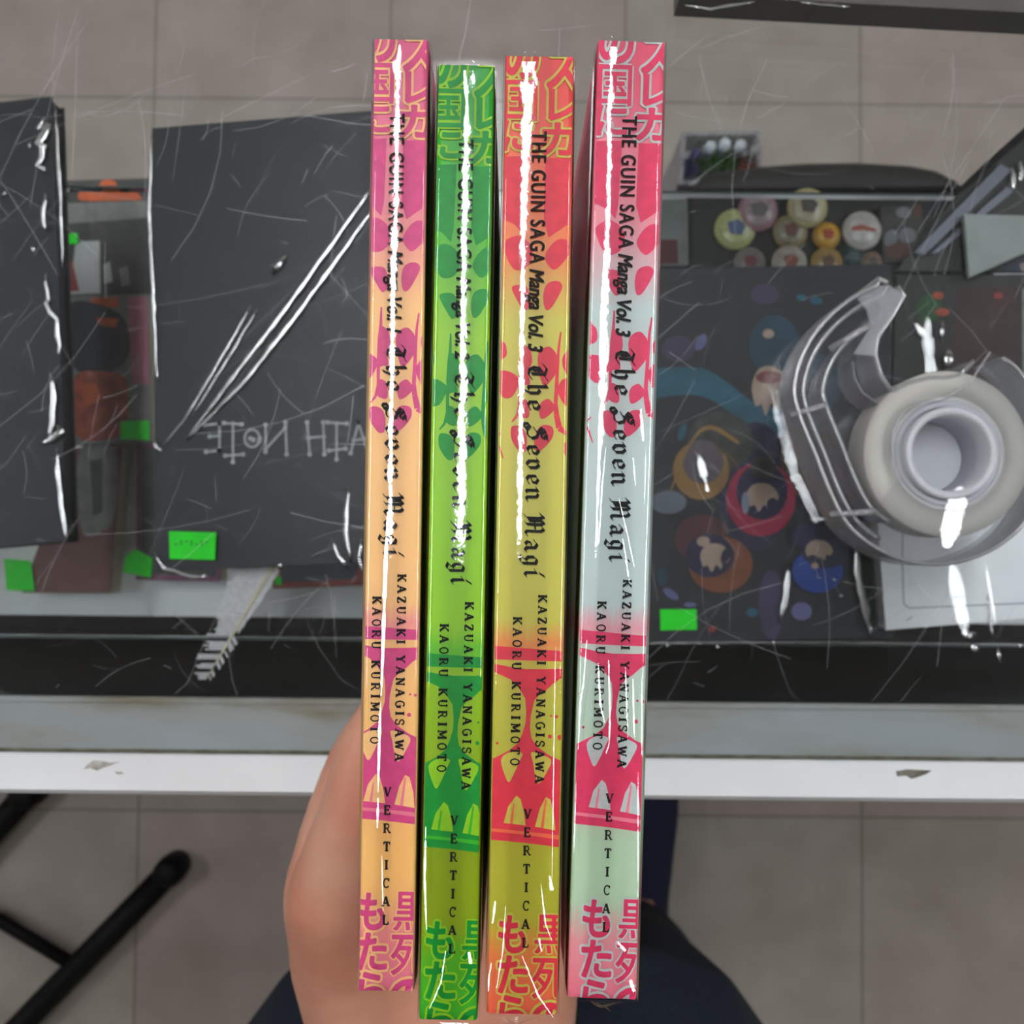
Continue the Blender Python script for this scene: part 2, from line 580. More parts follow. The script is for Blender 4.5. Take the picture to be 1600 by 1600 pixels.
# slab letters: width, strokes (points, weight), serif bars (x, y, half width)
TK, TN = .25, .14
SLAB = {
    'K': (.9, [([(.2, 0), (.2, 1)], TK), ([(.78, .97), (.24, .42)], TN), ([(.38, .55), (.76, .03)], TK)], [(.2, 0, .17), (.2, 1, .17), (.74, 1, .15), (.76, 0, .15)]),
    'A': (.95, [([(.14, .03), (.45, 1)], TN), ([(.45, 1), (.78, .03)], TK), ([(.25, .34), (.66, .34)], TN)], [(.14, 0, .14), (.8, 0, .16)]),
    'Z': (.8, [([(.12, .95), (.68, .95)], TN), ([(.66, .95), (.14, .05)], TK), ([(.12, .05), (.7, .05)], TN), ([(.12, .95), (.12, .74)], TN), ([(.7, .05), (.7, .28)], TN)], []),
    'U': (.9, [([(.2, 1), (.2, .3)] + arc(.45, .3, .25, .26, 180, 360) + [(.7, 1)], .14), ([(.2, 1), (.2, .3)], TK)], [(.2, 1, .16), (.7, 1, .15)]),
    'I': (.55, [([(.27, 0), (.27, 1)], TK)], [(.27, 0, .2), (.27, 1, .2)]),
    'Y': (.9, [([(.15, 1), (.45, .48)], TK), ([(.77, 1), (.45, .48)], TN), ([(.45, .5), (.45, 0)], TK)], [(.15, 1, .15), (.77, 1, .14), (.45, 0, .18)]),
    'N': (.9, [([(.17, 0), (.17, 1)], TN), ([(.17, 1), (.74, .03)], TK), ([(.74, 0), (.74, 1)], TN)], [(.17, 0, .15), (.14, 1, .13), (.74, 1, .15)]),
    'G': (.9, [(arc(.47, .5, .33, .48, 45, 320, 14), .15), ([(.75, .1), (.75, .45)], TK)], [(.72, .45, .17)]),
    'S': (.75, [(arc(.37, .74, .25, .23, 30, 250, 10) + arc(.37, .26, .26, .24, 90, -150, 10), .15), ([(.6, .95), (.6, .72)], TN), ([(.12, .05), (.12, .3)], TN)], []),
    'W': (1.1, [([(.1, 1), (.33, .03)], TK), ([(.33, .03), (.55, .9)], TN), ([(.55, .9), (.77, .03)], TK), ([(.77, .03), (1.0, 1)], TN)], [(.1, 1, .14), (1.0, 1, .13)]),
    'O': (.9, [(arc(.45, .5, .31, .46, 0, 360, 18), .15)], []),
    'R': (.92, [([(.2, 0), (.2, 1)], TK), ([(.2, .95), (.45, .95)] + arc(.45, .72, .22, .23, 90, -90, 8) + [(.2, .49)], .13), ([(.45, .49), (.76, .04)], .16)], [(.2, 0, .17), (.14, 1, .12), (.78, 0, .13)]),
    'M': (1.05, [([(.17, 0), (.17, 1)], TN), ([(.17, 1), (.52, .2)], TK), ([(.52, .2), (.87, 1)], TN), ([(.87, 0), (.87, 1)], TK)], [(.17, 0, .14), (.87, 0, .16), (.13, 1, .11), (.91, 1, .11)]),
    'T': (.85, [([(.42, 0), (.42, 1)], TK), ([(.1, .95), (.75, .95)], TN), ([(.1, .98), (.1, .72)], TN), ([(.75, .98), (.75, .72)], TN)], [(.42, 0, .19)]),
    'V': (.9, [([(.14, 1), (.45, .02)], TK), ([(.45, .02), (.77, 1)], TN)], [(.14, 1, .15), (.77, 1, .13)]),
    'E': (.85, [([(.2, 0), (.2, 1)], TK), ([(.15, .95), (.7, .95)], TN), ([(.2, .5), (.55, .5)], TN), ([(.15, .05), (.72, .05)], TN), ([(.7, .98), (.7, .74)], TN), ([(.72, .02), (.72, .28)], TN), ([(.55, .38), (.55, .62)], TN)], [(.15, 0, .1), (.15, 1, .1)]),
    'C': (.85, [(arc(.46, .5, .32, .46, 45, 320, 14), .15), ([(.72, .98), (.72, .68)], TN)], []),
    'L': (.8, [([(.22, 0), (.22, 1)], TK), ([(.12, .05), (.7, .05)], TN), ([(.7, .02), (.72, .3)], TN)], [(.22, 1, .18)]),
    ' ': (.55, [], []),
}


def slab(text, gap=0.28):
    out, x = [], 0.0
    for ch in text:
        wd, st, se = SLAB[ch]
        for pts, w_ in st:
            out += [[(p[0] + x, p[1]) for p in t] for t in poly_stroke(pts, w_)]
        for sx, sy, hw in se:
            yy = sy - .065 if sy > .5 else sy + .065
            out += stroke((x + sx - hw, yy), (x + sx + hw, yy), .13)
        x += wd + gap
    return out


# broad nib letters, x-height 1
NIB = {
    'T': (1.25, [[(.05, 1.25), (.3, 1.5), (.85, 1.32), (1.12, 1.55)], [(.62, 1.3), (.3, 1.0), (.22, .5), (.42, .08), (.75, .02), (1.05, .28)], [(.72, 1.32), (.7, .3)], [(.45, 1.1), (.45, .4)]]),
    'h': (.98, [[(.05, 1.38), (.22, 1.58), (.22, .06), (.36, .0)], [(.22, .72), (.5, .98), (.68, .8), (.68, .2), (.48, -.3)]]),
    'e': (.85, [[(.66, .52), (.24, .36)], [(.46, .98), (.2, .78), (.2, .2), (.4, .02), (.7, .2)], [(.46, .98), (.7, .78), (.64, .52)]]),
    'S': (1.3, [[(1.08, 1.35), (.8, 1.62), (.45, 1.45), (.3, 1.2), (.5, 1.0), (.95, .8), (1.05, .4), (.8, .04), (.4, .0), (.15, .25)], [(.55, 1.5), (.7, 1.1), (.55, .75), (.3, .55)],
                [(.15, .25), (-.02, .1), (-.02, -.2), (.15, -.32), (.3, -.2), (.28, .02), (.15, .25)], [(.85, 1.6), (1.15, 1.65)], [(.5, 1.25), (.95, 1.15)]]),
    'v': (.95, [[(.05, .82), (.22, .98), (.22, .2), (.45, .0), (.7, .25), (.7, .78), (.52, 1.02)], [(.52, 1.02), (.36, .85)]]),
    'n': (1.0, [[(.05, .82), (.22, .98), (.22, .08), (.34, .0)], [(.22, .75), (.52, 1.0), (.7, .84), (.7, .14), (.84, .0), (.95, .12)]]),
    'M': (1.62, [[(.0, 1.2), (.22, 1.5), (.3, 1.2), (.28, .15), (.08, -.08)], [(.3, 1.2), (.62, 1.52), (.76, 1.25), (.74, .12), (.62, .0)], [(.76, 1.2), (1.1, 1.52), (1.24, 1.25), (1.22, .15), (1.36, .0), (1.5, .14)], [(.4, .72), (1.1, .8)], [(.48, 1.3), (.48, .3)]]),
    'a': (.95, [[(.14, .74), (.4, 1.0), (.64, .8), (.64, .14), (.8, .0), (.9, .1)], [(.64, .56), (.28, .46), (.2, .2), (.36, .02), (.62, .22)]]),
    'g': (.92, [[(.62, .88), (.4, 1.0), (.2, .75), (.2, .28), (.4, .06), (.64, .28)], [(.5, .98), (.66, .9), (.66, -.15), (.42, -.42), (.12, -.28)], [(.12, -.28), (.3, -.1)]]),
    'i': (.6, [[(.05, .82), (.24, .98), (.24, .16), (.38, .0), (.5, .12)], [(.3, 1.25), (.5, 1.6)]]),
    ' ': (.62, []),
}


def blackletter(text, gap=.16, nw=.13):
    out, x = [], 0.0
    nx, ny = nw * math.cos(R(38)), nw * math.sin(R(38))
    hx, hy = -.028 * math.sin(R(38)), .028 * math.cos(R(38))
    for ch in text:
        wd, st = NIB[ch]
        for pl in st:
            for p, q in zip(pl, pl[1:]):
                px, py, qx, qy = p[0] + x, p[1], q[0] + x, q[1]
                out += quad2((px - nx, py - ny), (qx - nx, qy - ny), (qx + nx, qy + ny), (px + nx, py + ny))
                for cx, cy in ((px, py), (qx, qy)):
                    out += quad2((cx - nx - hx, cy - ny - hy), (cx + nx - hx, cy + ny - hy), (cx + nx + hx, cy + ny + hy), (cx - nx + hx, cy - ny + hy))
                out += stroke((px, py), (qx, qy), .05)
        x += wd + gap
    return out


def clip_tri(t, x0, x1, y0, y1):
    poly = [tuple(p) for p in t]
    for ax, lim, sgn in ((0, x0, 1), (0, x1, -1), (1, y0, 1), (1, y1, -1)):
        out = []
        n = len(poly)
        for i in range(n):
            a, b = poly[i], poly[(i + 1) % n]
            da, db = (a[ax] - lim) * sgn, (b[ax] - lim) * sgn
            if da >= 0:
                out.append(a)
            if (da > 0 and db < 0) or (da < 0 and db > 0):
                k = da / (da - db)
                out.append((a[0] + (b[0] - a[0]) * k, a[1] + (b[1] - a[1]) * k))
        poly = out
        if len(poly) < 3:
            return None
    return poly


def tess(pts):
    from mathutils.geometry import tessellate_polygon
    return [[pts[i] for i in t] for t in tessellate_polygon([[Vector((p[0], p[1], 0)) for p in pts]])]


def smooth_loop(pts, n=4):
    """closed Catmull-Rom through the points"""
    out = []
    N = len(pts)
    for i in range(N):
        p0, p1, p2, p3 = (Vector(pts[(i + k - 1) % N]) for k in range(4))
        for s in range(n):
            t = s / n
            out.append(tuple(.5 * (2 * p1 + (p2 - p0) * t + (2 * p0 - 5 * p1 + 4 * p2 - p3) * t * t + (3 * p1 - p0 - 3 * p2 + p3) * t ** 3)))
    return out


# ------------------------------------------------------------------ spine art, traced along the rightmost spine
# (u, t): u across from the middle of the spine, t down from its head, 1495 units long and about 111 wide
def P4(x, y):
    t = y - 65
    return (x - (987 - 46.5 * t / 1495.0), t)


def c1(*p):     # points read off three enlargements of that spine
    return [P4(540 + x / 3.077, 40 + y / 3.077) for x, y in p]


def c3(*p):
    return [P4(900 + x / 6.667, 500 + y / 6.667) for x, y in p]


def c5(*p):
    return [P4(870 + x / 4.706, 980 + y / 4.706) for x, y in p]


SPOTS = [
    c1((1195, 995), (1260, 962), (1318, 1000), (1330, 1060), (1300, 1118), (1240, 1128), (1200, 1055)),
    c1((1505, 985), (1512, 1040), (1462, 1108), (1425, 1124), (1390, 1070), (1418, 1010), (1462, 975)),
    c1((1228, 1215), (1290, 1205), (1312, 1240), (1320, 1292), (1290, 1330), (1260, 1290)),
    c1((1470, 1195), (1466, 1230), (1420, 1310), (1390, 1320), (1380, 1260), (1396, 1200), (1440, 1180)),
    c3((70, 20), (150, 130), (190, 175), (190, 300), (60, 335)),
    c3((365, 178), (412, 190), (450, 230), (465, 350), (430, 450), (440, 580), (390, 592), (340, 580), (335, 300)),
    c3((640, 185), (690, 220), (725, 280), (735, 400), (700, 490), (600, 605), (560, 560), (530, 420), (525, 290), (570, 215)),
    c3((880, 200), (800, 270), (780, 340), (800, 430), (880, 520)),
    c3((85, 465), (200, 450), (300, 500), (330, 560), (300, 640), (250, 720), (180, 740), (120, 690), (75, 600)),
    c3((865, 540), (790, 525), (750, 570), (725, 640), (760, 740), (800, 790), (850, 800)),
    c3((340, 740), (385, 745), (415, 780), (430, 900), (400, 945), (320, 910), (330, 820)),
    c3((620, 735), (660, 760), (695, 810), (690, 850), (620, 920), (550, 945), (530, 860), (550, 780)),
    c3((240, 1040), (310, 1025), (370, 1060), (400, 1150), (390, 1280), (350, 1305), (310, 1285), (240, 1170)),
    c3((590, 1010), (670, 1035), (672, 1130), (600, 1230), (520, 1290), (480, 1260), (480, 1160), (520, 1050)),
    c3((845, 1170), (790, 1205), (785, 1300), (830, 1330)),
]
for x, y, r_ in ((615, 590, 12), (565, 735, 15), (640, 740, 20), (140, 548, 10), (180, 790, 10), (575, 585, 8)):
    SPOTS.append(c5(*[(x + r_ * math.cos(k), y + r_ * math.sin(k)) for k in (0, 1.05, 2.1, 3.14, 4.2, 5.2)]))
SHARP = [
    [(-75, 163), (-1.2 - 12, 160), (-16, 262), (-20, 285), (-34, 270), (-75, 252)],           # solid head columns
    [(13, 163), (75, 163), (75, 262), (48, 270), (20, 290), (12, 262)],
    c5((60, 78), (120, 80), (400, 97), (740, 118), (740, 187), (400, 186), (120, 180), (60, 178)),
    c5((60, 195), (120, 205), (280, 235), (400, 248), (560, 245), (680, 238), (740, 232), (740, 262), (675, 297), (600, 345), (540, 400), (490, 435), (455, 472),
       (440, 530), (425, 600), (420, 680), (430, 750), (470, 810), (560, 872), (650, 912), (740, 935), (740, 1458), (640, 1448), (380, 1424), (80, 1400), (40, 1398),
       (40, 935), (130, 912), (260, 845), (330, 790), (365, 715), (388, 640), (394, 560), (388, 462), (366, 425), (330, 370), (280, 325), (200, 290), (120, 256), (60, 240)),
    c5((40, 1422), (90, 1425), (380, 1448), (640, 1482), (740, 1495), (740, 1545), (640, 1535), (360, 1505), (90, 1486), (40, 1484)),
]
MIDLINE = [c5((40, 1397), (80, 1399), (380, 1423), (640, 1447), (740, 1457), (740, 1496), (640, 1483), (380, 1449), (90, 1426), (40, 1423))]
FANGS = [
    c5((205, 908), (280, 850), (362, 858), (345, 910), (300, 1010), (265, 1068), (240, 1040)),
    c5((425, 862), (445, 850), (500, 865), (572, 905), (540, 990), (480, 1078), (452, 1010), (440, 930)),
    c5((315, 1165), (345, 1190), (368, 1280), (380, 1380), (220, 1365), (255, 1245)),
    c5((530, 1172), (562, 1190), (588, 1300), (594, 1412), (448, 1388), (485, 1255)),
    c5((70, 1285), (110, 1320), (128, 1358), (60, 1356)),
]
SLITS = [c5((290, 1230), (300, 1225), (285, 1370), (265, 1368)), c5((525, 1190), (536, 1195), (510, 1398), (488, 1394))]
VINES = [
    (c3((770, 30), (745, 200), (728, 430), (718, 600), (705, 780), (712, 900), (740, 1040), (830, 1110)), [1.2, 2, 2.6, 3, 3.2, 4.2, 5, 2]),
    (c3((375, -30), (368, 150), (350, 300), (336, 560), (330, 800), (300, 920), (245, 985)), [1.2, 2.4, 2.6, 2.8, 2.4, 2.2, 1]),
    (c3((130, 1100), (70, 1170), (110, 1250), (150, 1370)), [1, 1.6, 1.6, .8]),
]


def vine_tris(pts, ws):
    out = []
    for i in range(len(pts) - 1):
        p, q = Vector(pts[i]), Vector(pts[i + 1])
        t = (q - p).normalized()
        n = Vector((-t.y, t.x))
        out += quad2(tuple(p - n * ws[i]), tuple(q - n * ws[i + 1]), tuple(q + n * ws[i + 1]), tuple(p + n * ws[i]))
    return out


def upright(tris, u0, u1, t0, t1, rot=0.0):
    """letters standing upright on the spine: x across, y up"""
    if rot:
        c, s = math.cos(rot), math.sin(rot)
        tris = [[(x * c - y * s, x * s + y * c) for x, y in t] for t in tris]
    return fit(tris, u0, u1, -t1, -t0)


def flip(tris):
    return [[(x, -y) for x, y in t] for t in tris]


KANA = [   # text, u0, u1, t0, t1
    ('の', -54, -2, -26, 36), ('国', -54, -2, 40, 104), ('に', -56, -8, 106, 152),
    ('ス', 14, 62, -12, 52), ('レ', 18, 62, 54, 102), ('カ', 8, 58, 108, 158),
    ('も', -36, 4, 1347, 1401), ('た', -36, 8, 1408, 1462), ('ら', -34, 6, 1468, 1520),
    ('黒', 19, 77, 1344, 1402), ('死', 16, 74, 1410, 1470), ('の', 16, 70, 1478, 1530),
]
KANA_T = []
for ch, u0, u1, t0, t1 in KANA:
    hard = ch in '国黒死'
    base_b = bounds(font_tris(ch))
    core = font_tris(ch, 0.014 if hard else 0.032)
    ring = font_tris(ch, 0.050 if hard else 0.090)

    def place(tr):
        a, b, c, d = base_b
        return [[(u0 + (x - a) / (b - a) * (u1 - u0), t1 - (y - c) / (d - c) * (t1 - t0)) for x, y in t] for t in tr]
    KANA_T.append((t0 < 800, place(core), place(ring)))


def down(tris, t0, t1, u0, u1, shear=0.0):
    """letters reading down the spine, heads to the right"""
    f = fit(tris, t0, t1, u0, u1, shear)
    return [[(y, x) for x, y in t] for t in f]


T_TITLE = font_tris('THE GUIN SAGA', 0.018, 1.2)
T_BLACK = blackletter('The Seven Magi')
T_ART = slab('KAZUAKI YANAGISAWA', .30)
T_WRT = slab('KAORU KURIMOTO', .33)


def spine_lettering(vol):
    out = []
    out += down(T_TITLE, 121, 332, -11.5, 12.5)
    v = font_tris('Manga Vol. %d' % vol, 0.028, 1.0)
    # descender of the g pushes the box below the baseline
    out += down(v, 341, 472, -18.5, 12.5, 0.22)
    out += down(T_BLACK, 490, 826, -20, 24)
    out += down(T_ART, 852, 1143, 11.5, 27)
    out += down(T_WRT, 887, 1116, -27, -11.5)
    for i, ch in enumerate('VERTICAL'):
        g = slab(ch)
        wd_ = SLAB[ch][0]
        g = [[((x - wd_ / 2) * 13.5, -(yy - .5) * 15) for x, yy in t] for t in g]
        y = 1190 + i * 28.0
        out += [[(p[0] + 2, p[1] + y) for p in t] for t in g]
    return out


def spine_mat(name, light, low, mid, dark, H):
    """printed ground: colour runs from head to foot of the spine"""
    m, nt, b = new_mat(name)
    tc = nd(nt, 'ShaderNodeTexCoord')
    sp = nd(nt, 'ShaderNodeSeparateXYZ')
    nt.links.new(tc.outputs['Object'], sp.inputs[0])
    mr = nd(nt, 'ShaderNodeMapRange')
    mr.inputs['From Min'].default_value = H / 2
    mr.inputs['From Max'].default_value = -H / 2
    nt.links.new(sp.outputs['Y'], mr.inputs['Value'])
    mp = nd(nt, 'ShaderNodeMapping')
    mp.inputs['Scale'].default_value = (900, 60, 1)
    nt.links.new(tc.outputs['Object'], mp.inputs[0])
    no = nd(nt, 'ShaderNodeTexNoise')
    no.inputs['Scale'].default_value = 1.0
    no.inputs['Detail'].default_value = 4
    nt.links.new(mp.outputs[0], no.inputs['Vector'])
    ad_ = nd(nt, 'ShaderNodeMath', operation='MULTIPLY_ADD')
    ad_.inputs[1].default_value = 0.035
    nt.links.new(no.outputs['Fac'], ad_.inputs[0])
    sub = nd(nt, 'ShaderNodeMath', operation='SUBTRACT')
    sub.inputs[1].default_value = 0.0175
    nt.links.new(mr.outputs[0], ad_.inputs[2])
    nt.links.new(ad_.outputs[0], sub.inputs[0])
    rp = nd(nt, 'ShaderNodeValToRGB')
    e = rp.color_ramp.elements

    def mixc(a, c, k):
        return tuple(a[i] * (1 - k) + c[i] * k for i in range(4))
    L_, W_, D_, Md = lin(light), lin(low), lin(dark), lin(mid)
    e[0].position = 0.0; e[0].color = mixc(Md, D_, .75)
    e[1].position = 1.0; e[1].color = mixc(Md, D_, .25)
    for pos, col in ((.06, mixc(Md, D_, .6)), (.11, Md), (.19, mixc(Md, L_, .15)), (.225, mixc(Md, L_, .45)), (.285, L_), (.598, L_), (.622, mixc(L_, Md, .75)), (.64, mixc(L_, W_, .3)),
                     (.83, W_), (.905, W_), (.94, mixc(W_, Md, .8))):
        x = e.new(pos)
        x.color = col
    nt.links.new(sub.outputs[0], rp.inputs[0])
    nt.links.new(rp.outputs[0], b.inputs['Base Color'])
    b.inputs['Roughness'].default_value = 0.4
    b.inputs['Specular IOR Level'].default_value = 0.3
    return m


def ink_mat(name, rgb):
    """solid printed colour with dry-brush flecks"""
    m = mat(name, rgb, 0.45, var=0.07, scale=420, spec=0.3)
    return m


def facets(mb, P_, wd, lamp=2, mi=1, seed=1, rag=.35, jit=.03, back=None):
    """wrinkle highlight put into the shape: flat facets tilted to mirror a lamp into the camera"""
    rr = random.Random(seed)
    fx, fy = FIXTURES[lamp]
    n = len(P_) - 1
    for k, (a, b) in enumerate(zip(P_, P_[1:])):
        c = (a + b) / 2
        v = (Vector((0, 0, CAM_Z)) - c).normalized()
        l = (Vector((fx, min(max(c.y, fy - .4), fy + .4), CEIL - .075)) - c).normalized()
        h = (v + l + Vector((rr.gauss(0, jit), rr.gauss(0, jit), 0))).normalized()  # halfway between lamp and camera, so each facet shows a highlight
        t = (b - a)
        t = (t - h * t.dot(h)) * .52
        s_ = t.cross(h).normalized() * wd * rr.uniform(1 - rag, 1 + rag) * min(1, .35 + 1.2 * min(k + .5, n - k - .5) / n * 2)
        q = [c - t - s_, c - t + s_, c + t + s_, c + t - s_]
        lo = min(p.z for p in q)
        q = [p + Vector((0, 0, c.z - lo)) for p in q]
        if (q[1] - q[0]).cross(q[2] - q[1]).z < 0:
            q.reverse()
        if back:
            q = [back @ p for p in q]
        mb.add(q, [(0, 1, 2, 3)], mi)


def glint(mb, pts, z, wd, lamp=2, mi=1, seed=1, rag=.35):
    n = max(3, int(sum(math.dist(a, b) for a, b in zip(pts, pts[1:])) / 4.5))
    P_, tot = [], [0]
    for a, b in zip(pts, pts[1:]):
        tot.append(tot[-1] + math.dist(a, b))
    for k in range(n + 1):
        d = tot[-1] * k / n
        i = min(max(j for j in range(len(pts)) if tot[j] <= d + 1e-6), len(pts) - 2)
        f = (d - tot[i]) / (tot[i + 1] - tot[i])
        P_.append(at(pts[i][0] + (pts[i + 1][0] - pts[i][0]) * f, pts[i][1] + (pts[i + 1][1] - pts[i][1]) * f, z))
    facets(mb, P_, wd, lamp, mi, seed, rag, .016)


BOOK_H, BOOK_D = 0.2052, 0.139
LAYZ = [.00002, .00006, .0001, .00016, .0002, .00029, .00038, .00042]


# pleats and lamp streaks of the film, shaped as aimed facets: path along the spine, half width in hundredths of a millimetre
PLEAT_STREAKS = {
    1: [(((607, 800), (603, 900), (600, 1000), (597, 1085)), 38), (((596, 1095), (594, 1150), (592, 1235)), 26), (((592, 1245), (591, 1290)), 22), (((598, 1335), (600, 1420)), 10)],  # the lamp's reflected streak, added to this spine as tilted facets
    2: [(((666, 1290), (664, 1370), (667, 1450)), 22), (((697, 1482), (690, 1530), (672, 1572)), 15), (((733, 1484), (736, 1502)), 40)],
    3: [(((868, 1010), (866, 1100), (864, 1250), (862, 1380)), 9), (((774, 1406), (770, 1440)), 20), (((790, 1412), (786, 1480), (776, 1540)), 12), (((845, 1380), (852, 1440), (862, 1466)), 13),
        (((842, 1463), (846, 1482)), 24), (((768, 1502), (760, 1545)), 15), (((816, 1490), (840, 1550), (864, 1586)), 16), (((858, 1366), (862, 1388)), 32)],
    4: [(((916, 1000), (912, 1060), (906, 1100), (903, 1170)), 15), (((934, 1035), (937, 1100), (944, 1128)), 22), (((950, 1030), (952, 1110), (951, 1160), (946, 1175)), 20), (((976, 1040), (980, 1150)), 14),
        (((988, 1060), (990, 1150)), 16), (((1002, 1060), (1002, 1180)), 12), (((1000, 640), (1004, 690)), 26), (((988, 715), (992, 760)), 14), (((946, 700), (940, 760), (935, 850)), 16), (((966, 780), (978, 830), (990, 885)), 14),
        (((972, 842), (978, 880), (982, 910)), 18), (((996, 1205), (996, 1400)), 9), (((890, 1220), (888, 1330)), 9), (((964, 1468), (976, 1482)), 38), (((984, 1528), (990, 1546)), 40), (((950, 530), (948, 572)), 16), (((1008, 700), (1006, 790)), 8)],
}


def make_book(idx, corners, vol, light, low, mid, dark, art_du, txt_du, label, film_amp, dpl, lean=0.0):
    tl, tr, bl, br = corners
    z = CAM_Z - dpl
    a = (at(*tl, z) + at(*tr, z)) / 2
    b = (at(*bl, z) + at(*br, z)) / 2
    wd = ((at(*tr, z) - at(*tl, z)).length + (at(*br, z) - at(*bl, z)).length) / 2 - 0.0005
    H = (a - b).length
    c = (a + b) / 2
    ang = math.atan2(-(a - b).x, (a - b).y)
    k = H / 1495.0
    root = thing('paperback_book', label, 'book', (0, 0, 0), 'shrink-wrapped paperbacks held spine up')
    hw = wd / 2
    # cover: a wrapped card, rounded at both spine folds
    mb = MB()
    r_, th = 0.0011, 0.0005
    prof = [(-hw, -BOOK_D)]
    prof += [(-hw + r_ - r_ * math.cos(R(g)), -r_ + r_ * math.sin(R(g))) for g in (0, 22, 45, 68, 90)]
    prof += [(hw - r_ + r_ * math.sin(R(g)), -r_ + r_ * math.cos(R(g))) for g in (0, 22, 45, 68, 90)]
    prof += [(hw, -BOOK_D), (hw - th, -BOOK_D), (hw - th, -th - .0004), (-hw + th, -th - .0004), (-hw + th, -BOOK_D)]
    n = len(prof)
    vs = [(x, y, zz) for y in (H / 2, -H / 2) for x, zz in prof]
    fs = [(i, n + i, n + (i + 1) % n, (i + 1) % n) for i in range(n)]
    mid_ = n // 2
    mb.add(vs, fs, 0)
    cut = [-hw + .0003, hw - .0003]

    def put(tris, lay, mi, du=0.0):
        for n_, t in enumerate(tris):
            zz = LAYZ[lay] + (n_ % 200) * 4e-7
            q = clip_tri([((u + du) * k, (747.5 - tt) * k) for u, tt in t], cut[0], cut[1], -H / 2 + .0001, H / 2 - .0001)
            if q:
                ar = sum(q[i][0] * q[(i + 1) % len(q)][1] - q[(i + 1) % len(q)][0] * q[i][1] for i in range(len(q)))
                if abs(ar) < 1e-13:
                    continue
                if ar < 0:
                    q = q[::-1]
                mb.add([(x, y, zz) for x, y in q], [list(range(len(q)))], mi)
    for s in SPOTS:
        put(tess(smooth_loop(s)), 1, 1, art_du)
    for p in MIDLINE:
        put(tess(p), 0, 2, art_du)
    for p in SHARP:
        put(tess(p), 1, 1, art_du)
    for p in FANGS:
        put(tess(smooth_loop(p, 3) if len(p) > 6 else p), 2, 3, art_du)
    for p in SLITS:
        put(tess(p), 3, 2, art_du)
    for p, ws in VINES:
        put(vine_tris(p, ws), 1, 1, art_du)
    kdu = art_du * 1.2
    for top, core, ring in KANA_T:
        put(ring, 4, 3, kdu)
        put(core, 5, 1, kdu)
    put(spine_lettering(vol), 7, 4, txt_du)
    mats = [spine_mat('printed_ground_%d' % idx, light, low, mid, dark, H), ink_mat('dark_print_%d' % idx, dark),
            ink_mat('mid_print_%d' % idx, mid), ink_mat('light_print_%d' % idx, light), M['ink']]
    cover = mb.build('cover', mats, root)
    mb = MB(); mb.box(-hw + th + .0001, hw - th - .0001, -H / 2 + .001, H / 2 - .001, -BOOK_D + .001, -th - .0006)
    pages = mb.build('page_block', M['paper'], root)
    # film, domed over the spine and drawn tight at the folds
    mb = MB()
    cols = []
    o_ = .00035
    for zz in (-.010, -.004):
        cols.append((-hw - o_, zz, 0))
    NX = 28
    for i in range(NX + 1):
        s = -1 + 2 * i / NX
        cols.append((s * (hw + o_), None, s))
    for zz in (-.004, -.010):
        cols.append((hw + o_, zz, 0))
    NY = 240
    vs, fs = [], []
    ncol = len(cols)
    for j in range(NY + 1):
        y = H / 2 + .0006 - (H + .0012) * j / NY
        e = abs(y) / (H / 2)
        crumple = max(0.0, (e - .86) / .14) ** 1.5
        for x, zz, s in cols:
            if zz is None:
                zc_ = .0006 * (1 - s * s) - .0007 * abs(s) ** 9 + .00062 + lean * s * (1 - s * s * .6)
                nz = noise.noise(Vector((x * 330, y * 28, idx * 7.3))) * .00006 * film_amp
                nz += noise.noise(Vector((x * 160, y * 260, idx * 3.1))) * .000018 * film_amp
                nz += noise.noise(Vector((x * 420, y * 300, idx * 5.7))) * .00016 * crumple
                yy = y
                zv = zc_ + nz * (1 - abs(s) ** 6)
                if e > .994:
                    zv -= .0004
                vs.append((x, yy, zv))
            else:
                vs.append((x + noise.noise(Vector((zz * 60, y * 60, idx))) * .00008, y, zz))
    for j in range(NY):
        for i in range(ncol - 1):
            fs.append((j * ncol + i, (j + 1) * ncol + i, (j + 1) * ncol + i + 1, j * ncol + i + 1))
    mb.add(vs, fs, 0, True)
    # gathered tails of the film, then pleats and lamp streaks as aimed facets
    rr = random.Random(idx * 11)
    W_ = Matrix.Translation((c.x, c.y, z)) @ Matrix.Rotation(ang, 4, 'Z')
    back = W_.inverted()
    for q, (pts, pw) in enumerate(PLEAT_STREAKS[idx]):
        path = []
        for p, p2 in zip(pts, pts[1:]):
            n_s = max(2, int(math.dist(p, p2) / 8))
            path += [(p[0] + (p2[0] - p[0]) * f / n_s, p[1] + (p2[1] - p[1]) * f / n_s) for f in range(n_s)]
        path.append(pts[-1])
        P_ = []
        for x, y in path:
            l_ = back @ at(x, y, z)
            l_.x = min(max(l_.x, -hw * .95), hw * .95)
            l_.z = .0006 * (1 - (l_.x / hw) ** 2) + .00074
            P_.append(W_ @ l_)
        facets(mb, P_, pw * 1e-5, 0, 1, q + idx * 50, .35, .012, back)
    if idx in (2, 3, 4):
        for q in range(3 if idx != 2 else 1):
            x0 = {2: .0, 3: -.25, 4: .35}[idx] * hw + rr.uniform(-.3, .3) * hw
            x1, x2 = x0 - .0035, x0 + .003
            yb = -H / 2 - .0006
            mb.add([(x1, yb, .0001), (x2, yb, .0001), (x0 + rr.uniform(-.002, .002), yb - rr.uniform(.001, .0028), -.0004), (x0 - .001, yb - .0012, .0006)], [(0, 3, 1), (0, 2, 3), (3, 2, 1)], 0)
    film = mb.build('shrink_wrap', [M['film'], M['pleat_streak']], root)
    root.location = (c.x, c.y, z)
    root.rotation_euler = (0, 0, ang)
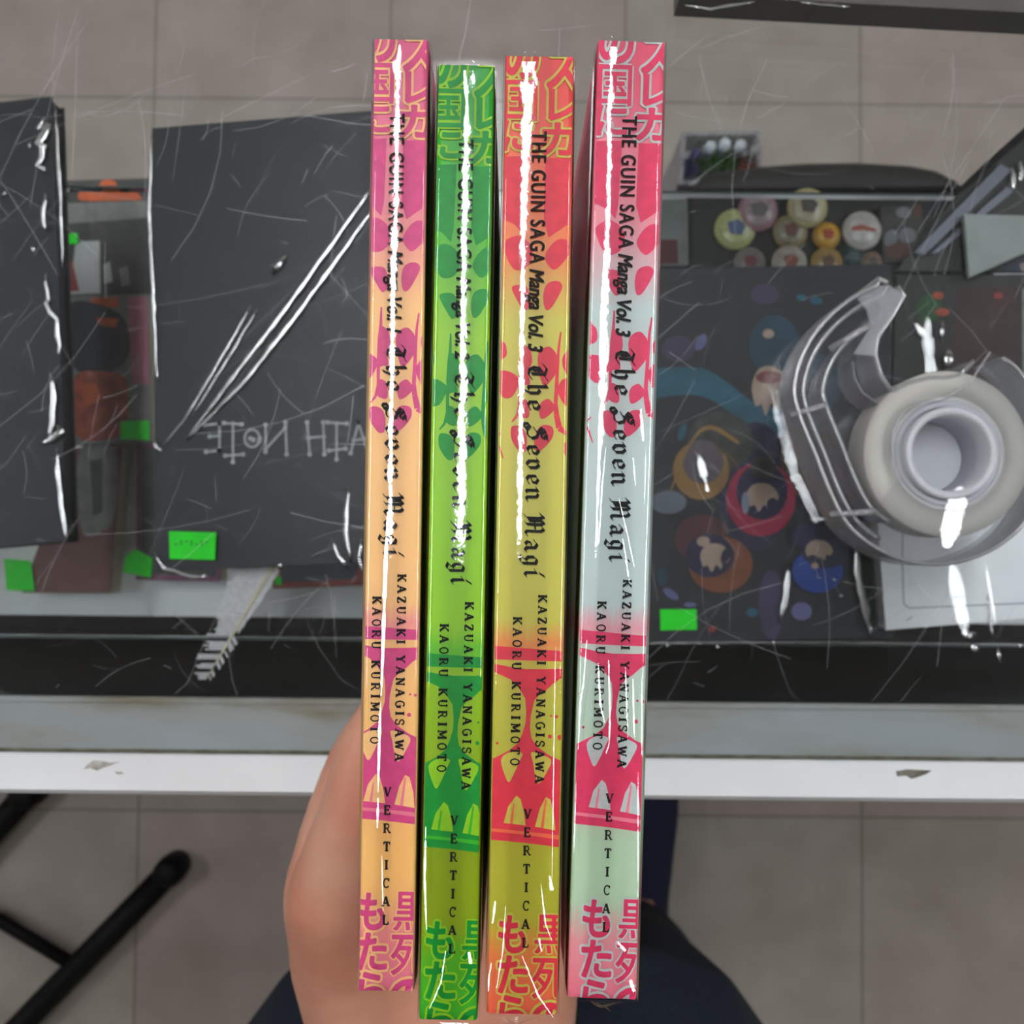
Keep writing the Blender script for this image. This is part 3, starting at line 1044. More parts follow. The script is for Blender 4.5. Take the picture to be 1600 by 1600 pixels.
    for o in (cover, pages, film):
        o.matrix_parent_inverse = Matrix()
    return root


make_book(1, ((582, 62), (671, 62), (558, 1546), (648, 1549)), 1, (253, 203, 136), (250, 197, 120), (240, 132, 154), (218, 74, 136), -7, -4,
          'pink and orange paperback standing spine up, volume one, leftmost and against the thumb', .7, .2205, -.0003)
make_book(2, ((683, 102), (774, 102), (652, 1590), (748, 1596)), 2, (150, 205, 22), (146, 168, 8), (62, 184, 34), (0, 150, 48), 1, 2,
          'bright green paperback standing spine up, volume two, second from the left', .8, .2203, .00017)
make_book(3, ((788, 87), (899, 90), (758, 1581), (873, 1587)), 3, (208, 200, 84), (186, 182, 52), (242, 112, 74), (226, 52, 74), -1, 1,
          'yellow and red paperback standing spine up between the green and the pale one', .9, .2193, -.0002)
make_book(4, ((934, 62), (1040, 68), (883, 1557), (998, 1562)), 3, (200, 214, 210), (192, 216, 184), (244, 138, 156), (228, 58, 102), 3, 0,
          'pale grey-green and pink paperback with creased film, rightmost of the four', 1.25, .2205, -.00026)

# ------------------------------------------------------------------ black notebooks in clear bags, on the glass shelf
def px_stroke_mesh(mb, segs, wd, z, mi):
    """ink strokes given as frame points laid on the plane z"""
    cnt = [0]
    for pl in segs:
        q = [at(x, y, z) for x, y in pl]
        for t in poly_stroke([(p.x, p.y) for p in q], wd):
            ar = (t[1][0] - t[0][0]) * (t[2][1] - t[0][1]) - (t[2][0] - t[0][0]) * (t[1][1] - t[0][1])
            cnt[0] += 1
            mb.flat(t if ar > 0 else t[::-1], z + cnt[0] * 4e-7, mi)


def sticker(parent, pts, d, name='price_sticker', ink=True):
    z = CAM_Z - d
    q = [at(x, y, z) for x, y in pts]
    mb = MB()
    mb.prism(q, z, z + .00012, 0)
    if ink:
        a, b, c, e = q
        for r_ in (.36, .46):
            for k in range(7):
                if (k * 5 + int(r_ * 100)) % 4 == 0:
                    continue
                s0 = .12 + k * .11
                l = a.lerp(e, r_); m_ = b.lerp(c, r_)
                p0, p1 = l.lerp(m_, s0), l.lerp(m_, s0 + .06)
                for t in stroke((p0.x, p0.y), (p1.x, p1.y), (a - e).length * .05):
                    mb.flat(t, z + .00016, 1)
    return mb.build(name, [M['lime'], M['lime_ink']], parent)


D_NB = 0.478
Z_NB = CAM_Z - D_NB


def notebook(outline, label):
    p = [at(x, y, Z_NB) for x, y in outline]
    c = sum(p, Vector()) / 4
    t = thing('black_notebook', label, 'notebook', (c.x, c.y, Z_SHELF), 'black bagged notebooks')
    mb = MB()
    mb.prism(p, Z_NB - .0008, Z_NB, 0, .0002)
    mb.prism(p, Z_SHELF + .0006, Z_SHELF + .0014, 0)
    mb.build('cover', M['black_paper'], t)
    mb = MB()
    mb.prism([c + (q - c) * .985 for q in p], Z_SHELF + .00145, Z_NB - .00085)
    mb.build('page_block', M['black_lam'], t)
    return t, p, c


nb, p, c = notebook(((237, 200), (735, 160), (742, 872), (243, 893)), 'black notebook with silver upside-down lettering, in a clear bag beside the pink book')
mb = MB()
# the silver letters stand upside down: E T O N  H T A E D from left to right
h0, h1 = 662, 706
L = []
L += [[(343, h0), (343, h1 - 2)], [(320, h0 + 2), (343, h0)], [(328, 682), (343, 681)], [(322, h1), (343, h1 - 2)]]                       # E
L += [[(364, h0), (364, 722)], [(350, h0 - 1), (378, h0 + 1)], [(352, 712), (380, 710)]]                                            # T, cross-shaped
L += [[(394 + 12 * math.cos(k * .55), 685 + 14 * math.sin(k * .55)) for k in range(13)], [(391, 685), (396, 687)]]                  # O with a dot
L += [[(415, h1), (415, h0 + 2)], [(415, h1 - 4), (446, h0 + 6)], [(446, h0 - 2), (448, h1 + 4)]]                                # N
L += [[(480, h0 - 2), (484, h1 + 4)], [(505, h0 - 2), (507, h1 + 4)], [(482, 684), (506, 682)]]                                   # H
L += [[(526, h0), (526, 718)], [(512, h0 - 2), (542, h0)], [(514, 704), (540, 701)]]                                                # T
L += [[(560, h0 - 2), (548, h1 + 2)], [(560, h0 - 2), (575, h1 + 2)], [(553, 688), (570, 686)]]                                  # A
L += [[(612, h0), (612, h1)], [(592, h0), (612, h0)], [(598, 682), (612, 682)], [(594, h1), (612, h1)]]                             # E
L += [[(648, h0), (648, h1), (634, h1 - 3), (626, 690), (626, 676), (634, h0 + 3), (648, h0)]]                                      # D
px_stroke_mesh(mb, L, .0010, Z_NB + .0001, 0)
for pl in L[:]:
    for x, y in (pl[0], pl[-1]):
        q = at(x, y, Z_NB)
        mb.flat([(q.x + .0011 * math.cos(k), q.y + .0011 * math.sin(k)) for k in (0, .8, 1.6, 2.4, 3.1, 3.9, 4.7, 5.5)], Z_NB + .00022, 0)
mb.build('silver_lettering', M['silver'], nb)


def bag_sheet(mb, outline, z, amp=.0006, n=22, seed=0.0, mi=0):
    a, b, c_, d_ = [at(x, y, z) for x, y in outline]
    vs, fs = [], []
    for j in range(n + 1):
        for i in range(n + 1):
            q = a.lerp(b, i / n).lerp(d_.lerp(c_, i / n), j / n)
            q.z = z + amp * (noise.noise(Vector((q.x * 40, q.y * 22, seed))) + .6 * noise.noise(Vector((q.x * 110, q.y * 60, seed + 3)))) * .5 + amp * .5
            vs.append(q)
    for j in range(n):
        for i in range(n):
            k = j * (n + 1) + i
            fs.append((k, k + n + 1, k + n + 2, k + 1))
    mb.add(vs, fs, mi, True)


def crease(mb, pts, z, r, mi=1, wob=0.0, seed=1):
    rr = random.Random(seed)
    path = []
    for a, b in zip(pts, pts[1:]):
        n = max(2, int(math.dist(a, b) / 14))
        for k in range(n):
            f = k / n
            path.append((a[0] + (b[0] - a[0]) * f + rr.uniform(-wob, wob), a[1] + (b[1] - a[1]) * f + rr.uniform(-wob, wob)))
    path.append(pts[-1])
    n = len(path)
    q = [at(x, y, z) for x, y in path]
    rad = [r * min(1, .25 + 3 * min(i, n - 1 - i) / n) * (1 + rr.uniform(-.3, .3) * (wob > 0)) for i in range(n)]
    mb.tube(q, rad, 10, mi, squash=.28)


ZB = Z_NB + .0012
mb = MB()
bag_sheet(mb, ((234, 196), (744, 156), (752, 905), (240, 908)), ZB)
crease(mb, [(582, 292), (455, 470), (370, 580), (290, 688)], ZB + .001, .0013, 1, .6, 2)
crease(mb, [(588, 320), (470, 482), (385, 592), (296, 682)], ZB + .001, .0013, 1, .6, 3)
crease(mb, [(392, 478), (345, 560), (285, 660), (250, 700)], ZB + .0006, .0007, 1, .5, 4)
crease(mb, [(402, 482), (356, 560), (300, 650)], ZB + .0006, .0006, 1, .5, 5)
crease(mb, [(447, 398), (425, 428)], ZB + .001, .0018, 1, .8, 6)
crease(mb, [(238, 690), (244, 700), (256, 704)], ZB + .001, .0010, 1, 1, 7)
crease(mb, [(237, 210), (233, 330), (240, 480), (246, 600)], ZB + .0006, .0009, 1, .8, 8)
crease(mb, [(240, 862), (256, 888), (300, 902), (330, 899)], ZB + .0006, .0010, 1, 1, 9)
crease(mb, [(518, 842), (527, 868), (545, 890)], ZB + .0006, .0010, 1, 1.4, 10)
crease(mb, [(565, 842), (560, 870), (570, 902)], ZB + .0006, .0010, 1, 1.2, 11)
crease(mb, [(434, 880), (440, 888)], ZB + .001, .0016, 1, .5, 12)
crease(mb, [(545, 760), (540, 830), (548, 880)], ZB + .0004, .0012, 1, 1.2, 13)
mb.build('clear_bag', [M['bag'], M['crease']], nb)
sticker(nb, ((264, 830), (338, 832), (336, 875), (265, 873)), D_NB - .004)

nb2, p, c = notebook(((-330, 196), (82, 150), (104, 846), (-310, 884)), 'black notebook cut off by the left edge, clear bag with a bright wrinkled side')
mb = MB()
bag_sheet(mb, ((-334, 192), (88, 144), (112, 853), (-314, 892)), ZB, seed=5.0)
crease(mb, [(66, 182), (60, 198), (74, 196), (62, 224), (68, 236), (58, 258), (72, 268)], ZB + .001, .0020, 1, 3.5, 20)
crease(mb, [(72, 300), (66, 345), (72, 362)], ZB + .001, .0011, 1, 2.5, 21)
crease(mb, [(46, 222), (48, 232)], ZB + .001, .0011, 1, 1, 22)
crease(mb, [(48, 384), (54, 396)], ZB + .001, .0012, 1, 1, 23)
crease(mb, [(70, 425), (78, 468), (70, 472), (86, 500), (92, 540), (92, 556)], ZB + .001, .0010, 1, 3.0, 24)
crease(mb, [(78, 580), (83, 620), (82, 660), (74, 688)], ZB + .001, .0015, 1, 1.0, 25)
crease(mb, [(62, 694), (80, 686), (96, 672), (88, 664)], ZB + .001, .0016, 1, 1.2, 26)
crease(mb, [(88, 700), (92, 760), (100, 820), (105, 848)], ZB + .001, .0013, 1, .8, 27)
crease(mb, [(86, 160), (94, 300), (98, 420)], ZB, .0008, 1, .8, 28)
crease(mb, [(0, 305), (12, 300)], ZB, .0010, 1, .8, 29)
mb.build('clear_bag', [M['bag'], M['crease']], nb2)

# the white quill that comes out from under the first notebook
zq = Z_SHELF + .0035
mb = MB()
A, B = Vector((430, 880)), Vector((322, 1062))
ax = (B - A)
perp = Vector((-ax.y, ax.x)).normalized()
rr = random.Random(5)
N = 64
left_w = lambda f: 44 * (1 - f) ** .35 * (.55 + .45 * math.sin(min(1, f * 1.3 + .25) * 3.0)) + 6
prev = None
for i in range(N):
    f0, f1 = i / N, (i + .86) / N
    for side in (1, -1):
        wdt = left_w((f0 + f1) / 2) * (1 if side > 0 else .28)
        if side > 0 and (.62 < f0 < .665 or .735 < f0 < .77 or .82 < f0 < .85 or .90 < f0 < .93):
            continue
        if side < 0 and f0 > .55:
            wdt *= 1.9 if rr.random() < .4 else .15
        wdt *= rr.uniform(.9, 1.06) if f0 < .6 or side < 0 else rr.uniform(.75, 1.25) * (1.15 - .9 * max(0, f0 - .8))
        a, b = A + ax * f0, A + ax * f1
        lag = ax.normalized() * (wdt * .55)
        c_, d_ = b + perp * side * wdt + lag, a + perp * side * wdt + lag
        zs = [0, 0, .0016, .0016]
        q = []
        for v_, dz in zip((a, b, c_, d_), zs):
            w_ = at(v_.x, v_.y, zq)
            q.append((w_.x, w_.y, zq + dz))
        q2 = [(x, y, z - .0002) for x, y, z in q]
        mb.add(q + q2, [(0, 1, 2, 3), (7, 6, 5, 4), (0, 4, 5, 1), (1, 5, 6, 2), (2, 6, 7, 3), (3, 7, 4, 0)], 0)
qf = mb.build('quill_feather', M['feather'])
tag(qf, 'white quill feather sticking out from under the lettered black notebook', 'feather')
mb = MB()
mb.tube([at(A.x + ax.x * f, A.y + ax.y * f, zq + .0006) for f in (-.05, .2, .5, .8, .98)], [.0011, .0010, .0008, .0006, .0003], 8)
mb.build('feather_shaft', M['shaft'], qf)


# ------------------------------------------------------------------ packs and paperbacks on the lower shelf, left
def pack(name, label, cat, outline, d, h, base, edge=None, patches=(), stick=(), group=None, part='cover', pages=True):
    """a thin stack-height item: front card, body and whatever is printed on it"""
    z1 = CAM_Z - d
    q = [at(x, y, z1) for x, y in outline]
    c = sum(q, Vector()) / len(q)
    h -= .0004
    t = thing(name, label, cat, (c.x, c.y, z1 - h), group)
    mats = [base]
    mb = MB()
    mb.prism(q, z1 - .0008, z1, 0, .0002)
    for k, (pts, m) in enumerate(patches):
        mats.append(m)
        pp = [at(x, y, z1) for x, y in pts]
        if len(pts) > 4:
            pp = [Vector((x, y, z1)) for x, y in smooth_loop([(v.x, v.y) for v in pp], 4)]
        tt = tess([(v.x, v.y) for v in pp])
        for t3 in tt:
            ar = (t3[1][0] - t3[0][0]) * (t3[2][1] - t3[0][1]) - (t3[2][0] - t3[0][0]) * (t3[1][1] - t3[0][1])
            mb.flat(t3 if ar > 0 else t3[::-1], z1 + .00006 + k * .000035, len(mats) - 1)
    mb.build(part, mats, t)
    mb = MB()
    mb.prism([c + (v - c) * .99 for v in q], z1 - h, z1 - .00085)
    mb.build('page_block' if pages else 'box', edge or M['paper'], t)
    for s in stick:
        sticker(t, s, d - .0012, ink=False)
    return t


O1 = quick('orange_print', (214, 96, 34))
O2 = quick('rust_print', (172, 74, 48), var=.3, scale=140)
K1 = quick('charcoal_print', (58, 58, 55), var=.25, scale=120)
G1 = quick('grey_print', (128, 128, 124), var=.15, scale=120)
W1 = quick('pale_print', (196, 198, 196))
R1 = quick('dull_red_print', (150, 50, 52))
P1 = quick('mauve_pink_print', (190, 112, 130))
N1 = quick('navy_print', (34, 36, 52))
RF = quick('brick_frame_print', (128, 78, 72))
PU = quick('plum_print', (120, 60, 90))
D_LO = 0.615
H_LO = .630 - D_LO
pack('card_pack', 'dark hang-card pack with an orange scalloped header, between the two notebooks', 'package',
     ((92, 282), (236, 278), (240, 458), (100, 462)), D_LO, H_LO, K1, K1, [
         (((124, 312), (126, 296), (140, 290), (152, 294), (160, 282), (178, 282), (186, 294), (204, 292), (220, 308), (218, 312), (160, 314)), O1),
         (((98, 318), (228, 314), (232, 340), (98, 350)), G1),
         (((118, 378), (156, 376), (157, 458), (110, 460)), W1),
         (((102, 404), (114, 410), (124, 455), (103, 456)), R1),
         (((162, 414), (172, 408), (176, 440), (164, 444)), W1),
         (((186, 420), (200, 416), (204, 446), (190, 448)), G1)],
     [((97, 366), (121, 364), (122, 381), (97, 382))], pages=False)
pack('paperback_book', 'orange and black paperback with a pink edge and a lime label, between the notebooks', 'book',
     ((104, 462), (233, 459), (238, 692), (112, 696)), D_LO - .004, H_LO + .004, G1, M['paper'], [
         (((200, 464), (230, 464), (234, 600), (206, 600)), P1),
         (((140, 466), (184, 464), (186, 480), (146, 482)), O1),
         (((106, 480), (150, 474), (196, 500), (200, 560), (160, 584), (112, 570)), N1),
         (((150, 496), (186, 498), (180, 512), (156, 508)), O1),
         (((116, 592), (150, 580), (196, 590), (200, 640), (190, 680), (120, 682)), O2),
         (((124, 600), (150, 598), (160, 624), (134, 636)), O1)],
     [((189, 658), (233, 657), (233, 687), (188, 686))])
pack('paperback_book', 'grey paperback with a brick-red printed frame, below the orange one', 'book',
     ((114, 700), (192, 698), (172, 926), (34, 926)), D_LO - .002, H_LO + .002, RF, M['paper'], [
         (((124, 704), (180, 702), (180, 800), (160, 830), (128, 830)), G1),
         (((140, 720), (160, 716), (160, 800), (146, 806)), K1)],
     [((6, 873), (48, 876), (54, 924), (10, 922))])
pack('paperback_book', 'plum-edged paperback mostly hidden beneath the lettered notebook', 'book',
     ((214, 694), (356, 690), (344, 908), (212, 906)), D_LO - .001, H_LO + .001, PU, M['paper'], [
         (((222, 700), (350, 696), (338, 902), (220, 896)), K1)],
     [((196, 868), (212, 858), (238, 872), (236, 903), (192, 894))])
pack('paperback_book', 'paperback with a red lower edge showing below the lettered notebook', 'book',
     ((428, 700), (640, 694), (640, 912), (426, 920)), D_LO - .001, H_LO + .001, quick('faded_red_print', (178, 86, 78)), M['paper'], [
         (((432, 704), (636, 700), (552, 905), (440, 910)), quick('slate_print', (92, 96, 116)))],
     [((428, 902), (440, 900), (440, 914), (430, 914))])

# ------------------------------------------------------------------ right side: the dark print, badges, boxes
TE = quick('teal_brush', (24, 92, 112), var=.2)
TE2 = quick('deep_teal_brush', (22, 62, 80), var=.2)
PV = quick('violet_smudge', (62, 52, 84), var=.2)
LV = quick('lavender_fleck', (104, 104, 150))
BG = quick('beige_print', (172, 150, 132), var=.1)
GD = quick('ochre_print', (150, 112, 56), var=.2)
MG = quick('magenta_print', (158, 22, 66), var=.1)
BR = quick('brown_print', (124, 68, 34), var=.15)
BL = quick('strong_blue_print', (22, 66, 150), var=.15)
NV = quick('dark_indigo_print', (34, 30, 66), var=.2)
SH = quick('dark_slate_card', (30, 31, 37), var=.12, scale=30)


def ell(cx, cy, rx, ry, n=14, a0=0, rot=0):
    c, s = math.cos(rot), math.sin(rot)
    return [(cx + rx * math.cos(a0 + 2 * math.pi * k / n) * c - ry * math.sin(a0 + 2 * math.pi * k / n) * s,
             cy + rx * math.cos(a0 + 2 * math.pi * k / n) * s + ry * math.sin(a0 + 2 * math.pi * k / n) * c) for k in range(n)]


def band(pts, wd):
    up = [(x, y - wd / 2) for x, y in pts]
    dn = [(x, y + wd / 2) for x, y in pts]
    return up + dn[::-1]


def face(cx, cy, rx, ry):
    a = [(-.95, -.2), (-.6, -.85), (0, -1), (.6, -.8), (1, -.1), (.75, .35), (.55, .2), (.4, .75), (.1, .45), (-.2, .95), (-.45, .5), (-.75, .55)]
    return [(cx + rx * .92 * x, cy + ry * y) for x, y in a]


pr = pack('art_print', 'dark art print with teal brush strokes and round emblems, in a clear sleeve', 'print',
          ((860, 424), (1392, 412), (1396, 998), (856, 1006)), .486, .0055, SH, K1, [
              (band([(1000, 604), (1050, 596), (1100, 598), (1140, 622), (1175, 648), (1230, 660), (1290, 640)], 44), TE),
              (ell(1210, 540, 40, 48), TE2), (ell(1270, 600, 44, 50), TE2),
              (ell(1060, 545, 26, 20), PV), (ell(1095, 535, 8, 14, rot=.5), LV), (ell(1195, 460, 22, 16), PV),
              (ell(1252, 465, 8, 5), TE), (ell(1275, 470, 10, 6), TE), (ell(1066, 675, 6, 14, rot=.3), TE),
              (ell(1180, 760, 60, 100), NV), (ell(1205, 945, 20, 55), PV), (ell(1252, 955, 16, 14), LV), (ell(1175, 957, 9, 7), TE), (ell(1112, 983, 6, 5), R1),
              (ell(1048, 928, 14, 6, rot=.6), LV), (ell(1078, 945, 10, 4), LV), (ell(1035, 900, 8, 16), TE2),
              (face(1202, 612, 32, 40), BG), (ell(1202, 590, 22, 10), quick('brick_print', (120, 58, 52))), (ell(1200, 522, 9, 7), BG),
              (ell(1125, 690, 52, 46), K1), (ell(1095, 735, 44, 46), GD), (ell(1098, 722, 32, 34), quick('dusk_print', (96, 86, 92))), (ell(1044, 785, 28, 18), quick('pale_slate_print', (112, 120, 132))), (band([(1050, 760), (1080, 690), (1110, 668), (1150, 690)], 7), GD), (band([(1120, 700), (1150, 725), (1160, 770)], 6), quick('ochre_shade_print', (96, 76, 46))),
              (ell(1252, 715, 34, 60), quick('olive_print', (84, 72, 44))),
              (ell(1188, 780, 54, 58), MG), (ell(1190, 768, 40, 44), NV), (face(1190, 778, 28, 23), BG), (ell(1206, 788, 9, 10), NV), (ell(1164, 786, 6, 17), quick('pale_blue_print', (130, 140, 156))), (ell(1192, 730, 20, 18), K1),
              (ell(1096, 842, 42, 38), quick('maroon_print', (84, 40, 42))), (ell(1125, 882, 50, 44), BR), (ell(1108, 868, 38, 34), NV), (face(1116, 872, 26, 23), BG), (ell(1133, 868, 7, 13, rot=.4), NV), (ell(1098, 846, 10, 8), BG),
              (ell(1262, 838, 30, 20), NV), (ell(1276, 892, 40, 34), BL), (ell(1288, 862, 36, 26), NV), (face(1278, 862, 24, 18), BG), (ell(1268, 874, 9, 7), NV), (ell(1272, 884, 6, 5), BG)],
          [((1031, 952), (1088, 952), (1089, 984), (1032, 985))], pages=False)
mb = MB()
zz = CAM_Z - .4845
bag_sheet(mb, ((852, 420), (1398, 408), (1402, 1012), (850, 1014)), zz + .0004, .0008, seed=9.0)
glint(mb, [(1204, 606), (1212, 640), (1240, 740), (1276, 818)], zz + .0016, .0015, 0, 2, 31, .6)
glint(mb, [(1212, 610), (1220, 640), (1246, 740), (1280, 812)], zz + .0016, .0008, 2, 2, 38, .8)
glint(mb, [(1092, 712), (1106, 768)], zz + .0016, .0011, 0, 2, 32, .8)
glint(mb, [(1124, 800), (1140, 838)], zz + .0016, .0011, 2, 2, 39, .6)
crease(mb, [(1240, 646), (1262, 642)], zz + .0010, .0017, 1, .4, 33)
crease(mb, [(1264, 812), (1295, 810)], zz + .0010, .0011, 1, .6, 34)
crease(mb, [(1232, 880), (1228, 930), (1218, 975)], zz + .0006, .0016, 1, 1.0, 35)
crease(mb, [(1335, 850), (1345, 920), (1362, 1000)], zz + .0006, .0020, 1, 1.6, 36)
for x, y in ((1040, 1008), (1118, 1010), (1205, 1003), (1300, 905), (1310, 930)):
    crease(mb, [(x, y), (x + 7, y + 2)], zz + .0008, .0010, 1, .4, x)
crease(mb, [(900, 1006), (1390, 1003)], zz + .0003, .0006, 1, .4, 37)
mb.build('clear_sleeve', [M['bag'], M['crease'], M['glint']], pr)

# black tray of round badges
D_TR = .612
z1 = CAM_Z - D_TR
q = [at(x, y, z1) for x, y in ((1078, 306), (1540, 300), (1540, 470), (1078, 470))]
c = sum(q, Vector()) / 4
tr = thing('badge_tray', 'black tray holding round pin badges behind the dark art print', 'tray', (c.x, c.y, CAM_Z - .63))
mb = MB(); mb.prism(q, CAM_Z - .6296, z1)
mb.build('tray_floor', M['black_lam'], tr)
mb = MB()
for a, b in zip(q, q[1:] + q[:1]):
    d_ = (b - a).normalized() * .002
    n_ = Vector((-d_.y, d_.x, 0))
    mb.prism([a, b, b + n_, a + n_], z1, z1 + .006)
mb.build('tray_rim', M['black_metal'], tr)
BADGES = [   # px, py, rx, rim colour, face colour, mark colour, label
    (1147, 360, 33, (196, 200, 132), (184, 190, 130), (84, 100, 140), 'pale yellow-green pin badge with a blue fleck, at the left of the black tray'),
    (1183, 332, 32, (176, 128, 140), (170, 150, 152), (110, 104, 104), 'pink pin badge touching the yellow-green one in the black tray'),
    (1260, 326, 32, (196, 182, 130), (190, 182, 148), (84, 80, 74), 'cream ringed pin badge with a dark centre at the back of the tray'),
    (1233, 364, 28, (160, 140, 100), (150, 146, 122), (120, 78, 68), 'beige mottled pin badge in the middle of the black tray'),
    (1290, 370, 22, (198, 150, 52), (204, 158, 50), (176, 66, 32), 'small yellow pin badge with a red-orange centre'),
    (1345, 362, 31, (200, 196, 188), (196, 194, 188), (176, 88, 72), 'white pin badge with a red bar across it'),
    (1170, 412, 25, (150, 148, 140), (130, 126, 122), (120, 52, 54), 'grey pin badge with a dark red mark, nearest the books at the tray front'),
    (1232, 412, 28, (188, 180, 164), (182, 176, 164), (150, 84, 70), 'off-white pin badge half hidden at the tray front'),
    (1290, 412, 25, (176, 142, 72), (160, 132, 84), (100, 70, 50), 'ochre pin badge half hidden at the tray front beside the off-white one'),
    (1330, 402, 20, (46, 74, 74), (40, 66, 68), (60, 84, 82), 'dark teal pin badge just below the white one with a red bar'),
    (1360, 412, 18, (150, 128, 110), (140, 120, 104), (90, 80, 72), 'tan pin badge at the tray front, below right of the white one'),
]
for i, (px, py, rx, rc, fc, mc, lb) in enumerate(BADGES):
    dz = .0015 * (i % 3)
    zb = z1 + .0002 + dz
    cc = at(px, py, zb)
    r_ = rx / 1600 * (D_TR) * 1.0
    ro = thing('pin_badge', lb, 'badge', (cc.x, cc.y, z1), 'round pin badges in the tray')
    mb = MB()
    mb.lathe((cc.x, cc.y), [(0, zb), (r_ * .92, zb), (r_, zb + .0012), (r_ * .97, zb + .0026), (r_ * .84, zb + .0036), (0, zb + .0042)], 28, 0, True, False)
    mb.build('badge_rim', quick('badge_rim_%d' % i, rc, .3), ro, True)
    mb = MB()
    mb.lathe((cc.x, cc.y), [(0, zb + .0041), (r_ * .78, zb + .0041), (r_ * .74, zb + .0044), (0, zb + .0048)], 28, 0, True, False)
    e1 = [(-.45, .1), (-.1, .22), (.45, .02), (.5, -.12), (0, -.05), (-.45, -.08)] if i in (5,) else [(-.3, .25), (.1, .4), (.35, .1), (.2, -.3), (-.2, -.25)]
    mb.flat([(cc.x + x * r_ * 1.35, cc.y + y * r_ * 1.1) for x, y in e1][::-1], zb + .0050, 1)
    mb.build('badge_face', [quick('badge_face_%d' % i, fc, .3, var=.2, scale=260), quick('badge_mark_%d' % i, mc, .4)], ro, True)

# small figure-shaped charm pack at the tray's right
pack('card_pack', 'small pack with grey and rust shapes at the right end of the badge tray', 'package',
     ((1376, 322), (1440, 318), (1446, 408), (1380, 410)), D_TR - .006, .0058, K1, K1, [
         (ell(1412, 332, 12, 9), quick('ash_print', (120, 124, 130))), (ell(1392, 372, 10, 14, rot=.5), quick('ash_print', (120, 124, 130))), (ell(1418, 368, 14, 12), quick('ash_print', (120, 124, 130))),
         (ell(1404, 392, 20, 12), quick('dim_rust_print', (96, 58, 48))), (ell(1434, 330, 6, 10), quick('dim_rust_print', (96, 58, 48)))], pages=False)
pack('card_box', 'small pale box with a dark red foot, just right of the pale book', 'box',
     ((1000, 312), (1074, 310), (1076, 414), (1000, 416)), .60, .03, quick('pale_grey_card', (128, 136, 134)), K1, [
         (((1000, 376), (1058, 374), (1060, 412), (1000, 414)), quick('oxblood_print', (92, 26, 28))), (((1062, 330), (1070, 330), (1072, 410), (1064, 412)), G1)], pages=False)

# black boxed goods with a silver edge strip running diagonally
D_BX = .487
bx = pack('display_box', 'black display box with a slanting silver edge, behind the tape dispenser', 'box',
          ((1640, 165), (1500, 300), (1420, 398), (1400, 424), (1660, 424)), D_BX, .0048, quick('dark_film_card', (52, 53, 52), var=.15, scale=60), M['black_lam'], [
              (((1640, 168), (1604, 196), (1500, 292), (1506, 298), (1612, 206), (1640, 186)), M['ink']),
              (((1602, 404), (1660, 380), (1660, 424), (1560, 424)), quick('dusk_blue_print', (36, 48, 66))),
              (((1592, 412), (1660, 400), (1660, 424), (1596, 424)), quick('flesh_grey_print', (140, 124, 122)))], pages=False)
mb = MB()
zs = CAM_Z - D_BX + .0002
a = [at(x, y, zs) for x, y in ((1560, 258), (1578, 268), (1440, 402), (1424, 398))]
mb.prism(a, zs, zs + .003, 0, .0008)
mb.prism([at(x, y, zs) for x, y in ((1572, 292), (1582, 300), (1462, 398), (1450, 400))], zs, zs + .002, 0, .0006)
mb.build('edge_strip', quick('silver_strip', (122, 126, 138), .35, metal=.3), bx)
mb = MB()
for x, y in ((1582, 262), (1594, 250)):
    crease(mb, [(x, y), (x + 2, y + 18), (x, y + 38)], zs + .002, .0012, 0, 1.2, x)
mb.build('clear_wrap', M['crease'], bx)
z1 = CAM_Z - .479
mb = MB()
mb.prism([at(x, y, z1) for x, y in ((1506, 334), (1660, 338), (1660, 372), (1600, 396), (1514, 434))], z1 - .003, z1, 0, .0003)
tag(mb.build('blank_card', quick('grey_green_card', (150, 158, 152))), 'blank grey-green card with a slanted lower side, lying on the black display box', 'card')

gb = pack('display_box', 'dark boxed goods with a brown panel in a clear bag above the tape roll', 'box',
          ((1400, 430), (1660, 428), (1662, 684), (1392, 690)), .4865, .0053, quick('smoky_card', (44, 46, 45), var=.25, scale=50), M['black_lam'], [
              (((1494, 450), (1592, 446), (1594, 640), (1480, 640)), quick('dark_brown_print', (62, 38, 34), var=.2)),
              (ell(1452, 482, 20, 22), quick('leaf_green_print', (24, 76, 30))), (ell(1466, 462, 9, 6), O2), (ell(1472, 488, 11, 6), O2), (ell(1560, 462, 8, 5), R1),
              (((1596, 450), (1604, 450), (1606, 660), (1598, 660)), G1)], pages=False)
mb = MB()
bag_sheet(mb, ((1404, 432), (1664, 430), (1664, 690), (1396, 694)), CAM_Z - .485 + .0006, .0012, seed=14.0)
glint(mb, [(1450, 498), (1449, 530), (1455, 590), (1458, 640)], CAM_Z - .4828, .0026, 2, 2, 41, .3)
glint(mb, [(1430, 506), (1446, 526)], CAM_Z - .4828, .0016, 2, 2, 45)
crease(mb, [(1434, 508), (1446, 524)], CAM_Z - .4832, .0018, 1, 1.4, 42)
crease(mb, [(1474, 500), (1472, 535)], CAM_Z - .4834, .0010, 1, 1.0, 43)
crease(mb, [(1484, 545), (1478, 580)], CAM_Z - .4834, .0040, 1, 2.0, 44)
mb.build('clear_bag', [M['bag'], M['crease'], M['glint']], gb)

